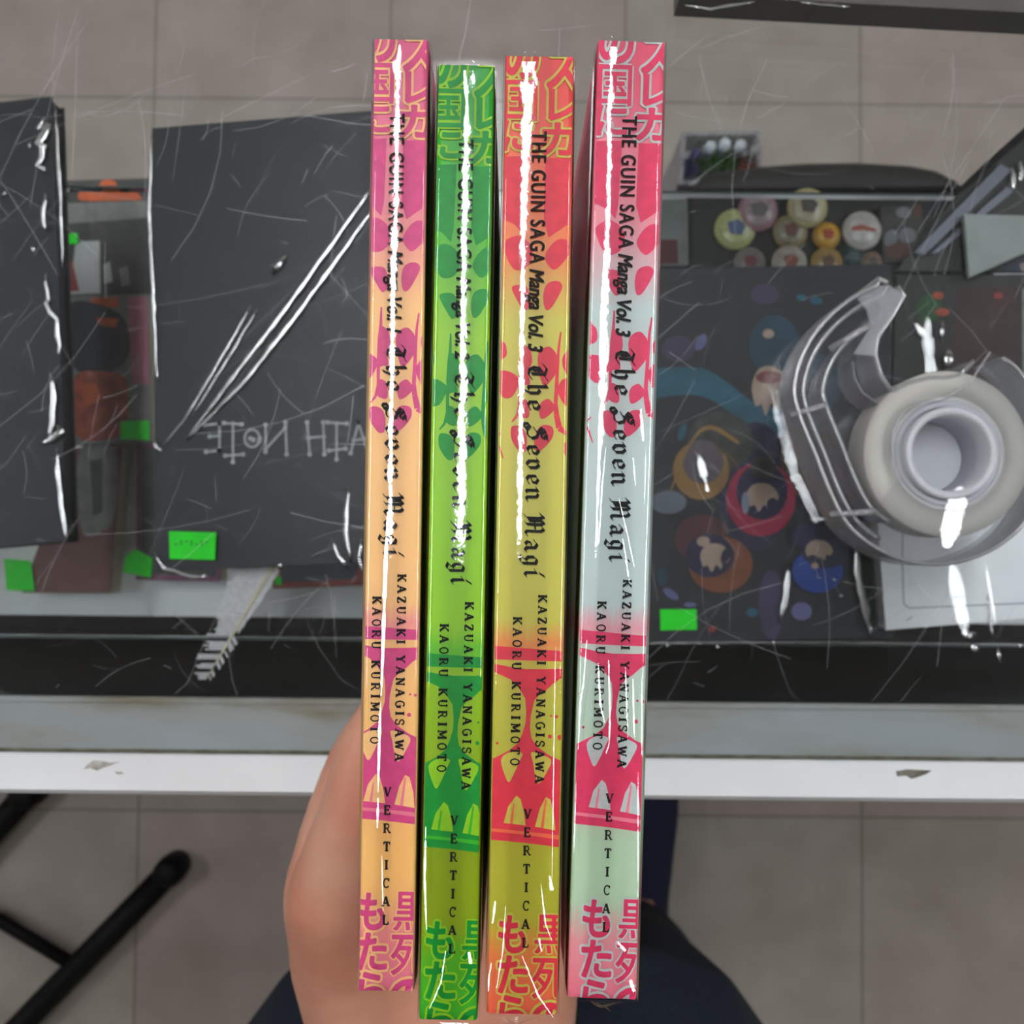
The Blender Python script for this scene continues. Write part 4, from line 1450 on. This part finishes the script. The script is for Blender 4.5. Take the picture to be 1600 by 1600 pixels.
# white box, low right
wb = pack('card_box', 'flat white box with an embossed panel, partly under the tape dispenser', 'box',
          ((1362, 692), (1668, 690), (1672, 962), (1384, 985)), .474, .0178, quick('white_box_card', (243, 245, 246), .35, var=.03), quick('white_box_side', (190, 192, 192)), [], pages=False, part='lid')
mb = MB()  # flat grey strokes paint the shade along the embossed panel
zt = CAM_Z - .474
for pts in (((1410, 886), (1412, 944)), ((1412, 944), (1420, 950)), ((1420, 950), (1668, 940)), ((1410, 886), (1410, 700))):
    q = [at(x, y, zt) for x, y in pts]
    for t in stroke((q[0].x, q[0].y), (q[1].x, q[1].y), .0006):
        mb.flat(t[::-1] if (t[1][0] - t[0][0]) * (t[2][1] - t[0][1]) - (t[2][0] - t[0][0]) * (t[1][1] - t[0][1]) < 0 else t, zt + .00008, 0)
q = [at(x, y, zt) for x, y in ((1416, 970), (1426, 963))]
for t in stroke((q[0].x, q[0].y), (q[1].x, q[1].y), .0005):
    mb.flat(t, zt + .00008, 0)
mb.build('emboss_shade_line', quick('emboss_shadow_line', (150, 156, 162)), wb)
mb = MB()
bag_sheet(mb, ((1360, 690), (1670, 688), (1676, 1040), (1388, 1046)), zt + .0005, .0009, seed=20.0)
glint(mb, [(1488, 880), (1494, 920), (1502, 960), (1508, 990)], zt + .0016, .0034, 2, 2, 51, .15)
glint(mb, [(1540, 880), (1548, 930), (1556, 975)], zt + .0016, .0006, 2, 2, 57)
crease(mb, [(1498, 996), (1526, 990)], zt + .0006, .0022, 1, 2.2, 52)
crease(mb, [(1516, 1004), (1530, 1020)], zt + .0006, .0020, 1, 1.5, 53)
crease(mb, [(1542, 930), (1552, 1000)], zt + .0003, .0008, 1, 1.0, 54)
crease(mb, [(1590, 1005), (1600, 1012)], zt + .0003, .0012, 1, 1.0, 55)
crease(mb, [(1558, 1010), (1564, 1040)], zt + .0003, .0008, 1, 1.0, 56)
mb.build('clear_bag', [M['bag'], M['crease'], M['glint']], wb)

# ------------------------------------------------------------------ beyond the counter: chair, bin of bottles
z_s = .545
ch = thing('padded_chair', 'black padded chair back seen through the glass behind the badge tray', 'chair', (at(1290, 300, .5).x, .26, 0))
mb = MB()
top = [(1080, 318), (1084, 292), (1096, 276), (1120, 268), (1180, 259), (1260, 253), (1340, 252), (1420, 257), (1462, 265), (1490, 280), (1500, 300), (1502, 318)]
N_ = len(top)
prof = [at(x, y, z_s) for x, y in top]
yb = prof[0].y
vs, fs = [], []
LV_ = [(-.10, .70), (-.06, .93), (-.02, 1.0), (0.0, .96), (.006, .80), (.008, .5)]
for dz, k in LV_:
    for q in prof:
        vs.append((q.x, yb + (q.y - yb) * (k if k < 1 else 1) + (0 if k > .6 else 0), z_s + dz))
    for q in reversed(prof):
        vs.append((q.x, yb - .004 - (q.y - yb) * .12 * k, z_s + dz))
n2 = 2 * N_
for r_ in range(len(LV_) - 1):
    for i in range(n2):
        j = (i + 1) % n2
        fs.append((r_ * n2 + i, r_ * n2 + j, (r_ + 1) * n2 + j, (r_ + 1) * n2 + i))
fs.append([(len(LV_) - 1) * n2 + i for i in range(n2)])
fs.append([i for i in range(n2)][::-1])
mb.add(vs, fs, 0, True)
mb.build('backrest', M['black_vinyl'], ch, True)
cxh = at(1290, 300, .5).x
for xo in (.0, .10):
    mb = MB(); mb.tube([(cxh + xo, yb + .004, .0165), (cxh + xo, yb + .004, .46)], .008, 12)
    mb.build('post', M['black_metal'], ch)
mb = MB(); mb.tube([(cxh - .02, yb + .004, .0085), (cxh + .12, yb + .004, .0085)], .008, 12)
mb.build('foot_bar', M['black_metal'], ch)

zb_ = .462
bn = thing('plastic_bin', 'clear grey plastic bin packed with bottles, standing behind the chair back', 'bin', (at(1128, 250, .45).x, at(1128, 250, .45).y, 0))
q = [at(x, y, zb_) for x, y in ((1060, 288), (1192, 288), (1188, 204), (1066, 206))]
c = sum(q, Vector()) / 4
mb = MB()
for a, b in zip(q, q[1:] + q[:1]):
    d_ = (b - a).normalized() * .0035
    n_ = Vector((-d_.y, d_.x, 0))
    mb.prism([a, b, b + n_, a + n_], .0, zb_)
mb.build('bin_wall', film_mat('cloudy_bin_plastic', base=.0, ior=1.3, haze=.22, rough=.3), bn)
mb = MB(); mb.prism([c + (v - c) * .94 for v in q], .0005, .43)
mb.build('bin_floor', quick('grey_bin_floor', (158, 160, 156)), bn)
for k, (x, y, r_, col, cap, lb) in enumerate((
        (1082, 246, .0075, (56, 58, 112), (50, 52, 96), 'indigo bottle at the left of the grey bin'),
        (1104, 236, .0078, (70, 120, 52), (196, 204, 212), 'green-labelled bottle with a white cap, second from the left in the bin'),
        (1126, 232, .0080, (60, 128, 40), (210, 216, 224), 'green-labelled bottle with the brightest white cap, in the middle of the bin'),
        (1150, 234, .0078, (66, 120, 46), (200, 206, 216), 'white-capped bottle right of the middle in the bin'),
        (1172, 242, .0072, (140, 76, 66), (150, 152, 150), 'bottle with a reddish label at the right of the grey bin'))):
    cc = at(x, y + 6, zb_)
    b_ = thing('bottle', lb, 'bottle', (cc.x, cc.y, .4305), 'bottles in the grey bin')
    mb = MB(); mb.lathe((cc.x, cc.y), [(0, .4305), (r_, .4305), (r_, .452), (r_ * .6, .458), (r_ * .6, .462), (0, .462)], 20, 0, True, False)
    mb.build('bottle_body', quick('bottle_%d' % k, col, .4), b_, True)
    mb = MB(); mb.lathe((cc.x, cc.y), [(0, .4625), (r_ * .6, .4625), (r_ * .55, .482), (0, .484)], 20, 0, True, False)
    mb.build('cap', quick('cap_%d' % k, cap, .4), b_, True)

# black box in clear wrap standing on the glass, top right
ybx0 = at(1300, 47, Z_GLASS + .001).y
bk = thing('wrapped_box', 'black box in clear wrap standing on the glass at the top right', 'box', (at(1340, 20, Z_GLASS).x, ybx0 + .05, Z_GLASS))
xa, xb = at(1052, 20, Z_GLASS).x, .27
mb = MB()
mb.add([(xa, ybx0 + .005, Z_GLASS + .001), (xb, ybx0 - .004, Z_GLASS + .001), (xb, ybx0 + .10, Z_GLASS + .001), (xa, ybx0 + .10, Z_GLASS + .001),
        (xa, ybx0 + .005, Z_GLASS + .017), (xb, ybx0 - .004, Z_GLASS + .017), (xb, ybx0 + .10, Z_GLASS + .017), (xa, ybx0 + .10, Z_GLASS + .017)],
       [(0, 3, 2, 1), (4, 5, 6, 7), (0, 1, 5, 4), (2, 3, 7, 6), (0, 4, 7, 3), (1, 2, 6, 5)], 0)
mb.build('box', quick('warm_grey_box_side', (78, 74, 70)), bk)
mb = MB(); mb.box(xa + .004, xb - .002, ybx0 + .0065, ybx0 + .098, Z_GLASS + .0171, Z_GLASS + .0185)
mb.build('lid', M['black_lam'], bk)
mb = MB()
crease(mb, [(1070, 8), (1110, 14), (1180, 2)], Z_GLASS + .019, .0006, 0, 1.0, 61)
crease(mb, [(1250, 4), (1330, 10)], Z_GLASS + .019, .0005, 0, 1.0, 62)
mb.build('clear_wrap', M['crease'], bk)

# ------------------------------------------------------------------ tape dispenser lying on the glass
def c8(*p):
    return [(1200 + x / 3.333, 420 + y / 3.333) for x, y in p]


ZD = Z_GLASS + .0003
ZT = Z_GLASS + .0235
outer = c8((630, 62), (560, 78), (450, 130), (330, 222), (230, 335), (160, 465), (126, 600), (132, 690), (170, 810), (240, 980), (310, 1160), (370, 1280),
           (440, 1375), (560, 1465), (700, 1528), (860, 1550), (1000, 1535), (1150, 1482), (1280, 1395), (1370, 1290), (1440, 1150), (1470, 980), (1450, 800), (1390, 640), (1310, 520), (1230, 455), (1150, 428))
mouth = c8((1080, 470), (1010, 545), (940, 560), (850, 560), (740, 590), (660, 632), (600, 545), (570, 440), (582, 350), (660, 240), (722, 132), (690, 80))
td = thing('tape_dispenser', 'clear plastic tape dispenser lying on its side on the glass', 'tape dispenser', (at(1480, 700, ZD).x, at(1480, 700, ZD).y, Z_GLASS))
ow = [at(x, y, ZT) for x, y in outer]
ow2 = [Vector((x, y, 0)) for x, y in smooth_loop([(v.x, v.y) for v in ow], 3)[:-3]]
full = ow + [at(x, y, ZT) for x, y in mouth]


def offset(poly, d, closed=True):
    out = []
    n = len(poly)
    for i in range(n):
        a = poly[(i - 1) % n] if closed or i > 0 else poly[i]
        b = poly[(i + 1) % n] if closed or i < n - 1 else poly[i]
        t = (b - a)
        t = Vector((t.x, t.y, 0)).normalized()
        out.append(poly[i] + Vector((-t.y, t.x, 0)) * d)
    return out


def wall(mb, line, th, z0, z1, mi=0):
    inn = offset(line, th, False)
    n = len(line)
    vs = []
    for z in (z0, z1):
        vs += [(v.x, v.y, z) for v in line] + [(v.x, v.y, z) for v in inn]
    fs = []
    for i in range(n - 1):
        fs += [(i, i + 1, 2 * n + i + 1, 2 * n + i), (n + i + 1, n + i, 3 * n + i, 3 * n + i + 1),
               (2 * n + i, 2 * n + i + 1, 3 * n + i + 1, 3 * n + i), (i + 1, i, n + i, n + i + 1)]
    fs += [(0, 2 * n, 3 * n, n), (n - 1, 2 * n - 1, 4 * n - 1, 3 * n - 1)]
    mb.add(vs, fs, mi, False)


mb = MB()      # lower plate over the whole outline
for t in tess([(v.x, v.y) for v in full]):
    ar = (t[1][0] - t[0][0]) * (t[2][1] - t[0][1]) - (t[2][0] - t[0][0]) * (t[1][1] - t[0][1])
    t = t if ar > 0 else t[::-1]
    mb.flat(t, ZD + .0014, 0)
    mb.flat(t[::-1], ZD, 0)
for t in tess([(v.x, v.y) for v in full]):
    pass
mb.build('lower_plate', M['plastic'], td)
mb = MB()
wall(mb, ow2, .0016, ZD + .0016, ZT)
inner = [v for v in offset(ow2, .0046, False)][2:int(len(ow2) * .52)]
wall(mb, inner, .0010, ZD + .0016, ZT - .002)
wall(mb, offset(inner, .0075, False)[3:], .0010, ZD + .0016, ZT - .003)
mw = [at(x, y, ZT) for x, y in mouth]
wall(mb, mw[:6], .0011, ZD + .0016, ZT - .002)
wall(mb, mw[5:], .0011, ZD + .0016, ZT - .002)
mb.build('outer_rim', M['plastic_rim'], td)
mb = MB()
for ln in (offset(ow2, .0008, False), inner, offset(inner, .0075, False)[3:]):
    mb.tube([(v.x, v.y, ZT - (0 if ln is not inner else .002)) for v in ln], .0008, 8)
    break
for ln, dz in ((inner, .0020), (offset(inner, .0075, False)[3:], .0030)):
    mb.tube([(v.x, v.y, ZT - dz) for v in ln], .0006, 8)
mb.tube([(v.x, v.y, ZT - .002) for v in mw], .0006, 8)
mb.build('rim_bead', M['bead'], td)
# ribs that bridge the rim
for (x0, y0), (x1, y1) in (c8((115, 765), (300, 705)), c8((318, 1280), (540, 1265)), c8((320, 420), (530, 290))):
    a, b = at(x0, y0, ZT), at(x1, y1, ZT)
    mb = MB(); mb.tube([(a.x, a.y, ZT + .0004), (b.x, b.y, ZT + .0004)], .0012, 8)
    mb.build('cross_rib', M['plastic_rim'], td)
mb = MB()
wall(mb, [at(x, y, ZT) for x, y in c8((455, 470), (465, 560), (510, 640), (590, 700))], .0008, ZD + .0016, ZT - .004)
mb.build('curved_rib', M['plastic_rim'], td)
# cutter head: flat web near the tip
mb = MB()
head = c8((630, 75), (560, 95), (470, 150), (520, 210), (540, 300), (450, 440), (560, 450), (580, 350), (655, 240), (715, 135))
for t in tess([(v.x, v.y) for v in [at(x, y, ZT) for x, y in head]]):
    ar = (t[1][0] - t[0][0]) * (t[2][1] - t[0][1]) - (t[2][0] - t[0][0]) * (t[1][1] - t[0][1])
    mb.flat(t if ar > 0 else t[::-1], ZT - .0008, 0)
    mb.flat(t[::-1] if ar > 0 else t, ZT - .0018, 0)
mb.build('cutter_head', M['plastic_rim'], td)
# upper plate: covers the roll's lower and right half, open at its upper left
hubc = at(1200 + 945 / 3.333, 420 + 960 / 3.333, ZT)
PXM = .378 / 1600
mb = MB()
up = c8((1150, 432), (1100, 505), (1060, 570), (1000, 625), (900, 675), (790, 692), (690, 750), (640, 850), (640, 960), (680, 1090), (560, 1250), (440, 1370), (560, 1462),
        (700, 1524), (860, 1546), (1000, 1531), (1150, 1478), (1280, 1391), (1366, 1288), (1436, 1150), (1466, 980), (1446, 800), (1386, 642), (1306, 522), (1226, 458))
uw = [(v.x, v.y) for v in [at(x, y, ZT) for x, y in up]]
hole = [(hubc.x + 60 * PXM * math.cos(k * math.pi / 14), hubc.y + 60 * PXM * math.sin(k * math.pi / 14)) for k in range(28)]
from mathutils.geometry import tessellate_polygon
loops = [[Vector((x, y, 0)) for x, y in uw], [Vector((x, y, 0)) for x, y in hole]]
flatp = uw + hole
for t in tessellate_polygon(loops):
    t = [flatp[i] for i in t]
    ar = (t[1][0] - t[0][0]) * (t[2][1] - t[0][1]) - (t[2][0] - t[0][0]) * (t[1][1] - t[0][1])
    t = t if ar > 0 else t[::-1]
    mb.flat(t, ZT, 0)
    mb.flat(t[::-1], ZT - .0011, 0)
rim_line = [at(x, y, ZT) for x, y in c8((1150, 432), (1100, 505), (1060, 570), (1000, 625), (900, 675), (790, 692), (690, 750), (640, 850), (640, 960), (680, 1090))]
wall(mb, rim_line, .0006, ZT + .0001, ZT + .0008, 1)
glint(mb, [(1503, 762), (1490, 800), (1478, 856)], ZT + .0001, .0040, 2, 2, 71, .2)  # added tilted facets that give the plate its highlight
mb.build('upper_plate', [M['plastic'], M['plastic_rim'], M['glint']], td)
# hub: two nested sleeves with a floor
mb = MB()
hx, hy = hubc.x, hubc.y
mb.lathe((hx, hy), [(83 * PXM, ZD + .002), (83 * PXM, ZT - .0012), (74 * PXM, ZT - .0012), (74 * PXM, ZD + .002)], 48)
mb.lathe((hx, hy), [(72 * PXM, ZT - .006), (72 * PXM, ZT + .0012), (68 * PXM, ZT + .0018), (60 * PXM, ZT + .0012), (58 * PXM, ZD + .0018), (61 * PXM, ZD + .0018)], 48)
mb.lathe((hx, hy), [(0, ZD + .0016), (57.5 * PXM, ZD + .0016), (57.5 * PXM, ZD + .0024), (0, ZD + .0024)], 40, 0, False, False)
mb.build('hub', M['hub'], td, True)
roll = thing('tape_roll', 'frosted roll of clear tape inside the dispenser', 'tape', (hx, hy, ZD))
mb = MB()
mb.lathe((hx, hy), [(90 * PXM, ZD + .0022), (90 * PXM, ZT - .0022), (129 * PXM, ZT - .0022), (131 * PXM, ZT - .003), (131 * PXM, ZD + .003), (130 * PXM, ZD + .0022)], 64)
mb.build('wound_tape', M['tape'], roll, True)
mb = MB()
mb.lathe((hx, hy), [(83.6 * PXM, ZD + .0022), (83.6 * PXM, ZT - .0018), (89.6 * PXM, ZT - .0018), (89.6 * PXM, ZD + .0022)], 48)
mb.build('tape_core', quick('grey_card_core', (206, 205, 204)), roll, True)

# ------------------------------------------------------------------ black stand on the floor, lower left
zf = .03
st = thing('metal_stand', 'black tubular metal stand on the floor at the lower left', 'stand', (at(60, 1510, 0).x, at(60, 1510, 0).y, 0))
mb = MB()
mb.tube([at(264, 1362, zf), at(150, 1480, zf), at(30, 1604, zf), at(-120, 1760, zf)], .0155, 14)
q = at(266, 1360, zf)
mb.lathe((q.x, q.y), [(0, 0.001), (.017, .001), (.0185, .02), (.0175, .044), (.012, .05), (0, .051)], 16, 0, True, False)
mb.build('foot_bar', M['black_metal'], st)
mb = MB()
mb.tube([at(42, 1240, zf), at(10, 1276, zf), at(-60, 1352, zf), at(-240, 1540, zf)], .0165, 14)
q = at(42, 1240, zf)
mb.lathe((q.x, q.y), [(0, 0.001), (.017, .001), (.0185, .02), (.0175, .044), (.012, .05), (0, .051)], 16, 0, True, False)
mb.build('foot_bar', M['black_metal'], st)
mb = MB()
mb.tube([at(122, 1512, zf), at(0, 1438, zf), at(-110, 1404, zf)], .0085, 10)
mb.build('cross_bar', M['black_metal'], st)
mb = MB()
q = at(-60, 1420, zf)
mb.tube([(q.x, q.y, .022), (q.x, q.y, .62)], .014, 12)
mb.build('upright', M['black_metal'], st)
mb = MB()
mb.lathe((q.x, q.y), [(0, .62), (.09, .62), (.1, .63), (.1, .65), (.09, .66), (0, .662)], 32, 0, True, False)
mb.build('seat', M['black_vinyl'], st, True)

# ------------------------------------------------------------------ the person: left hand under the books, dark jeans, jacket
def cone_hull(bm, a, ra, b, rb, u=10, v=6):
    tmp = bmesh.new()
    for c, r in ((a, ra), (b, rb)):
        bmesh.ops.create_uvsphere(tmp, u_segments=u, v_segments=v, radius=r, matrix=Matrix.Translation(c))
    res = bmesh.ops.convex_hull(tmp, input=tmp.verts)
    junk = [e for e in res['geom_interior'] if isinstance(e, bmesh.types.BMVert)]
    bmesh.ops.delete(tmp, geom=junk, context='VERTS')
    me = bpy.data.meshes.new('tmp')
    tmp.to_mesh(me)
    tmp.free()
    bm.from_mesh(me)
    bpy.data.meshes.remove(me)


def skin_surface(name, chains, voxel, material, parent, smooth=5):
    """one continuous surface over chains of (point, radius)"""
    bm = bmesh.new()
    for chn in chains:
        for (a, ra), (b, rb) in zip(chn, chn[1:]):
            cone_hull(bm, Vector(a), ra, Vector(b), rb)
    me = bpy.data.meshes.new(name)
    bm.to_mesh(me)
    bm.free()
    o = bpy.data.objects.new(name, me)
    COL.objects.link(o)
    m = o.modifiers.new('r', 'REMESH')
    m.mode = 'VOXEL'
    m.voxel_size = voxel
    m.use_smooth_shade = True
    sm = o.modifiers.new('s', 'SMOOTH')
    sm.factor = .5
    sm.iterations = smooth
    dg = bpy.context.evaluated_depsgraph_get()
    me2 = bpy.data.meshes.new_from_object(o.evaluated_get(dg))
    o.modifiers.clear()
    o.data = me2
    me2.materials.clear()
    me2.materials.append(material)
    for p in me2.polygons:
        p.use_smooth = True
    bpy.data.meshes.remove(me)
    if parent:
        o.parent = parent
        o.matrix_parent_inverse = Matrix.Translation(-parent.location)
    return o


def skin_mat():
    m, nt, b = new_mat('skin')
    tc = nd(nt, 'ShaderNodeTexCoord')
    no = nd(nt, 'ShaderNodeTexNoise')
    no.inputs['Scale'].default_value = 38
    no.inputs['Detail'].default_value = 4
    nt.links.new(tc.outputs['Object'], no.inputs['Vector'])
    rp = nd(nt, 'ShaderNodeValToRGB')
    e = rp.color_ramp.elements
    e[0].position = .34; e[0].color = lin((200, 150, 126))
    e[1].position = .68; e[1].color = lin((190, 130, 108))
    nt.links.new(no.outputs['Fac'], rp.inputs[0])
    n3 = nd(nt, 'ShaderNodeTexNoise')
    n3.inputs['Scale'].default_value = 16
    n3.inputs['Detail'].default_value = 2
    nt.links.new(tc.outputs['Object'], n3.inputs['Vector'])
    r3 = nd(nt, 'ShaderNodeValToRGB')
    r3.color_ramp.elements[0].position = .42; r3.color_ramp.elements[0].color = (1, 1, 1, 1)
    r3.color_ramp.elements[1].position = .66; r3.color_ramp.elements[1].color = (.97, .82, .77, 1)
    nt.links.new(n3.outputs['Fac'], r3.inputs[0])
    m3 = nd(nt, 'ShaderNodeMix', data_type='RGBA', blend_type='MULTIPLY')
    m3.inputs[0].default_value = 1.0
    nt.links.new(rp.outputs[0], m3.inputs[6])
    nt.links.new(r3.outputs[0], m3.inputs[7])
    nt.links.new(m3.outputs[2], b.inputs['Base Color'])
    b.inputs['Roughness'].default_value = .5
    b.inputs['Specular IOR Level'].default_value = .35
    b.inputs['Subsurface Weight'].default_value = .12
    b.inputs['Subsurface Radius'].default_value = (.006, .002, .001)
    b.inputs['Subsurface Scale'].default_value = .5
    n2 = nd(nt, 'ShaderNodeTexVoronoi')
    n2.inputs['Scale'].default_value = 900
    nt.links.new(tc.outputs['Object'], n2.inputs['Vector'])
    bp = nd(nt, 'ShaderNodeBump')
    bp.inputs['Strength'].default_value = .12
    bp.inputs['Distance'].default_value = .0004
    nt.links.new(n2.outputs['Distance'], bp.inputs['Height'])
    nt.links.new(bp.outputs['Normal'], b.inputs['Normal'])
    return m


M['skin'] = skin_mat()
PY = -.40
person = thing('person', 'person in dark jeans and a black jacket whose left hand grips the four books', 'person', (0, PY, 0))
P = ad
hand = [
    # thumb, from the wrist up along the pink book's cover
    [(P(560, 1590, .385), .020), (P(530, 1490, .368), .0185), (P(519, 1402, .340), .0158), (P(541, 1320, .331), .0132), (P(562, 1250, .327), .0122), (P(579, 1170, .326), .0110), (P(600, 1112, .325), .0086)],
    # edge of the first metacarpal and index finger seen just outside the thumb
    [(P(530, 1500, .376), .017), (P(499, 1405, .366), .0138), (P(506, 1330, .370), .0112), (P(527, 1250, .373), .0100), (P(557, 1170, .376), .0092), (P(590, 1118, .377), .0088)],
    # heel of the hand and wrist
    [(P(575, 1600, .388), .021), (P(640, 1500, .392), .020), (P(650, 1380, .390), .0165), (P(640, 1290, .383), .0125)],
    [(P(540, 1480, .372), .018), (P(600, 1420, .384), .0175), (P(650, 1320, .386), .014)],
    [(P(640, 1660, .395), .024), (P(700, 1540, .395), .020), (P(720, 1400, .390), .016), (P(720, 1270, .383), .012)],
    [(P(760, 1660, .395), .024), (P(780, 1540, .394), .020), (P(790, 1420, .389), .0155), (P(790, 1290, .382), .0115)],
    [(P(810, 1650, .393), .021), (P(838, 1560, .389), .0165), (P(850, 1450, .386), .0145), (P(846, 1330, .381), .0112)],
    # fingers under the fore-edges, tips turned up beside the last book
    [(P(640, 1290, .383), .0125), (P(640, 1215, .3745), .0100), (P(740, 1110, .3725), .0084), (P(850, 1060, .3720), .0078), (P(950, 1040, .368), .0072), (P(974, 1030, .350), .0062)],
    [(P(720, 1270, .383), .012), (P(722, 1205, .3745), .0098), (P(800, 1145, .3725), .0086), (P(885, 1118, .3715), .0078), (P(952, 1108, .3675), .0072), (P(975, 1102, .347), .0062)],
    [(P(790, 1290, .382), .0115), (P(800, 1225, .3745), .0094), (P(850, 1190, .3725), .0083), (P(905, 1176, .3705), .0076), (P(950, 1170, .3672), .0070), (P(972, 1166, .348), .0060)],
    [(P(846, 1330, .381), .0112), (P(866, 1270, .3745), .0084), (P(895, 1248, .3720), .0074), (P(930, 1238, .367), .0066), (P(964, 1234, .352), .0056)],
]
wr = P(700, 1660, .398)
elb = Vector((-.215, -.44, 1.03))
arm_l = [[(P(590, 1600, .390), .020), (Vector((-.045, -.235, .925)), .026), (elb + Vector((.03, .03, -.005)), .040), (elb, .040), (Vector((-.20, PY - .06, 1.33)), .050), (Vector((-.12, PY - .06, 1.37)), .055)],
         [(P(760, 1650, .393), .021), (Vector((-.015, -.235, .925)), .026), (elb + Vector((.05, .02, -.005)), .036)]]
sh = Vector((.18, PY - .06, 1.36))
arm_r = [[(Vector((.12, PY - .06, 1.37)), .055), (sh, .052), (Vector((.245, PY - .10, 1.10)), .040), (Vector((.25, PY - .06, .86)), .028), (Vector((.245, PY - .03, .80)), .026), (Vector((.24, PY - .02, .74)), .016)],
         [(Vector((.245, PY - .03, .80)), .018), (Vector((.235, PY + .02, .755)), .011), (Vector((.225, PY + .035, .715)), .009)]]
for k in range(4):
    arm_r.append([(Vector((.242, PY - .05 + .018 * k, .79)), .013), (Vector((.240, PY - .052 + .019 * k, .735)), .0095), (Vector((.236, PY - .050 + .019 * k, .695)), .0085), (Vector((.226, PY - .046 + .018 * k, .665 + .006 * abs(k - 1.5))), .0075)])
HIP = .86


def leg(s, grow=0.0):
    return [(Vector((s * .092, PY - .03, HIP)), .105 + grow), (Vector((s * .086, PY + .066, .66)), .083 + grow), (Vector((s * .098, PY + .045, .48)), .060 + grow),
            (Vector((s * .130, PY - .01, .30)), .054 + grow), (Vector((s * .150, PY - .05, .11)), .040 + grow)]


torso = [[(Vector((-.06, PY - .05, HIP + .02)), .115), (Vector((-.055, PY - .07, 1.1)), .105), (Vector((-.07, PY - .07, 1.30)), .10)],
         [(Vector((.06, PY - .05, HIP + .02)), .115), (Vector((.055, PY - .07, 1.1)), .105), (Vector((.07, PY - .07, 1.30)), .10)],
         [(Vector((0, PY - .07, 1.36)), .07), (Vector((0, PY - .05, 1.44)), .055), (Vector((0, PY - .03, 1.50)), .055)]]
hd = Vector((0, PY - .01, 1.59))
headc = [[(hd + Vector((0, -.03, .02)), .088), (hd + Vector((0, .02, 0)), .082)], [(hd + Vector((0, .03, -.03)), .062), (hd + Vector((0, .045, -.075)), .040)],
         [(hd + Vector((0, .095, .0)), .010), (hd + Vector((0, .118, -.035)), .013)],
         [(hd + Vector((-.088, -.01, 0)), .012), (hd + Vector((-.09, -.012, -.03)), .010)], [(hd + Vector((.088, -.01, 0)), .012), (hd + Vector((.09, -.012, -.03)), .010)],
         [(hd + Vector((-.018, .098, -.065)), .008), (hd + Vector((.018, .098, -.065)), .008)],
         [(hd + Vector((-.05, .085, .025)), .009), (hd + Vector((-.018, .098, .022)), .009)], [(hd + Vector((.05, .085, .025)), .009), (hd + Vector((.018, .098, .022)), .009)]]
legs = [leg(-1, -.008), leg(1, -.008)]
feet = [[(Vector((s * .150, PY - .05, .11)), .034), (Vector((s * .152, PY - .02, .055)), .034), (Vector((s * .158, PY + .10, .04)), .030)] for s in (-1, 1)]
body = skin_surface('body', hand + arm_l + arm_r + torso + headc + legs + feet, .0034, M['skin'], person, 5)
jeans = [leg(-1, .004), leg(1, .004), [(Vector((-.092, PY - .03, HIP)), .112), (Vector((.092, PY - .03, HIP)), .112)]]
skin_surface('jeans', jeans, .007, M['denim'], person, 4)
jk = [[(Vector((s * .075, PY - .045, HIP - .03)), .118), (Vector((s * .062, PY - .07, 1.1)), .120), (Vector((s * .075, PY - .07, 1.30)), .112), (Vector((s * .05, PY - .065, 1.38)), .075)] for s in (-1, 1)]
jk += [[(Vector((-.12, PY - .06, 1.36)), .068), (Vector((-.20, PY - .06, 1.33)), .062), (elb, .053), (Vector((-.10, -.315, .965)), .046)],
       [(Vector((.12, PY - .06, 1.36)), .068), (sh, .064), (Vector((.245, PY - .10, 1.10)), .052), (Vector((.25, PY - .06, .87)), .042)],
       [(Vector((-.07, PY - .045, HIP + .05)), .118), (Vector((.07, PY - .045, HIP + .05)), .118)]]
skin_surface('jacket', jk, .007, M['jacket'], person, 5)
skin_surface('hair', [[(hd + Vector((0, -.045, .045)), .088), (hd + Vector((0, .02, .055)), .070)], [(hd + Vector((-.05, -.03, .03)), .055), (hd + Vector((.05, -.03, .03)), .055)],
                      [(hd + Vector((0, -.06, .0)), .075), (hd + Vector((0, -.06, -.06)), .055)]], .006, M['hair'], person, 3)
for s in (-1, 1):
    mb = MB()
    mb.lathe((hd.x + s * .034, hd.y + .083), [(0, hd.z + .002), (.010, hd.z + .005), (.012, hd.z + .010), (.009, hd.z + .015), (0, hd.z + .018)], 12, 0, True, False)
    mb.build('eye', quick('eye_white', (228, 226, 220), .2), person, True)
    t_ = skin_surface('shoe', [[(Vector((s * .150, PY - .055, .07)), .044), (Vector((s * .152, PY - .02, .055)), .044), (Vector((s * .168, PY + .09, .046)), .042), (Vector((s * .174, PY + .15, .040)), .036)],
                               [(Vector((s * .150, PY - .075, .03)), .030), (Vector((s * .172, PY + .14, .03)), .0295)], [(Vector((s * .150, PY - .055, .07)), .042), (Vector((s * .150, PY - .055, .13)), .050)]], .006, M['shoe'], person, 4)
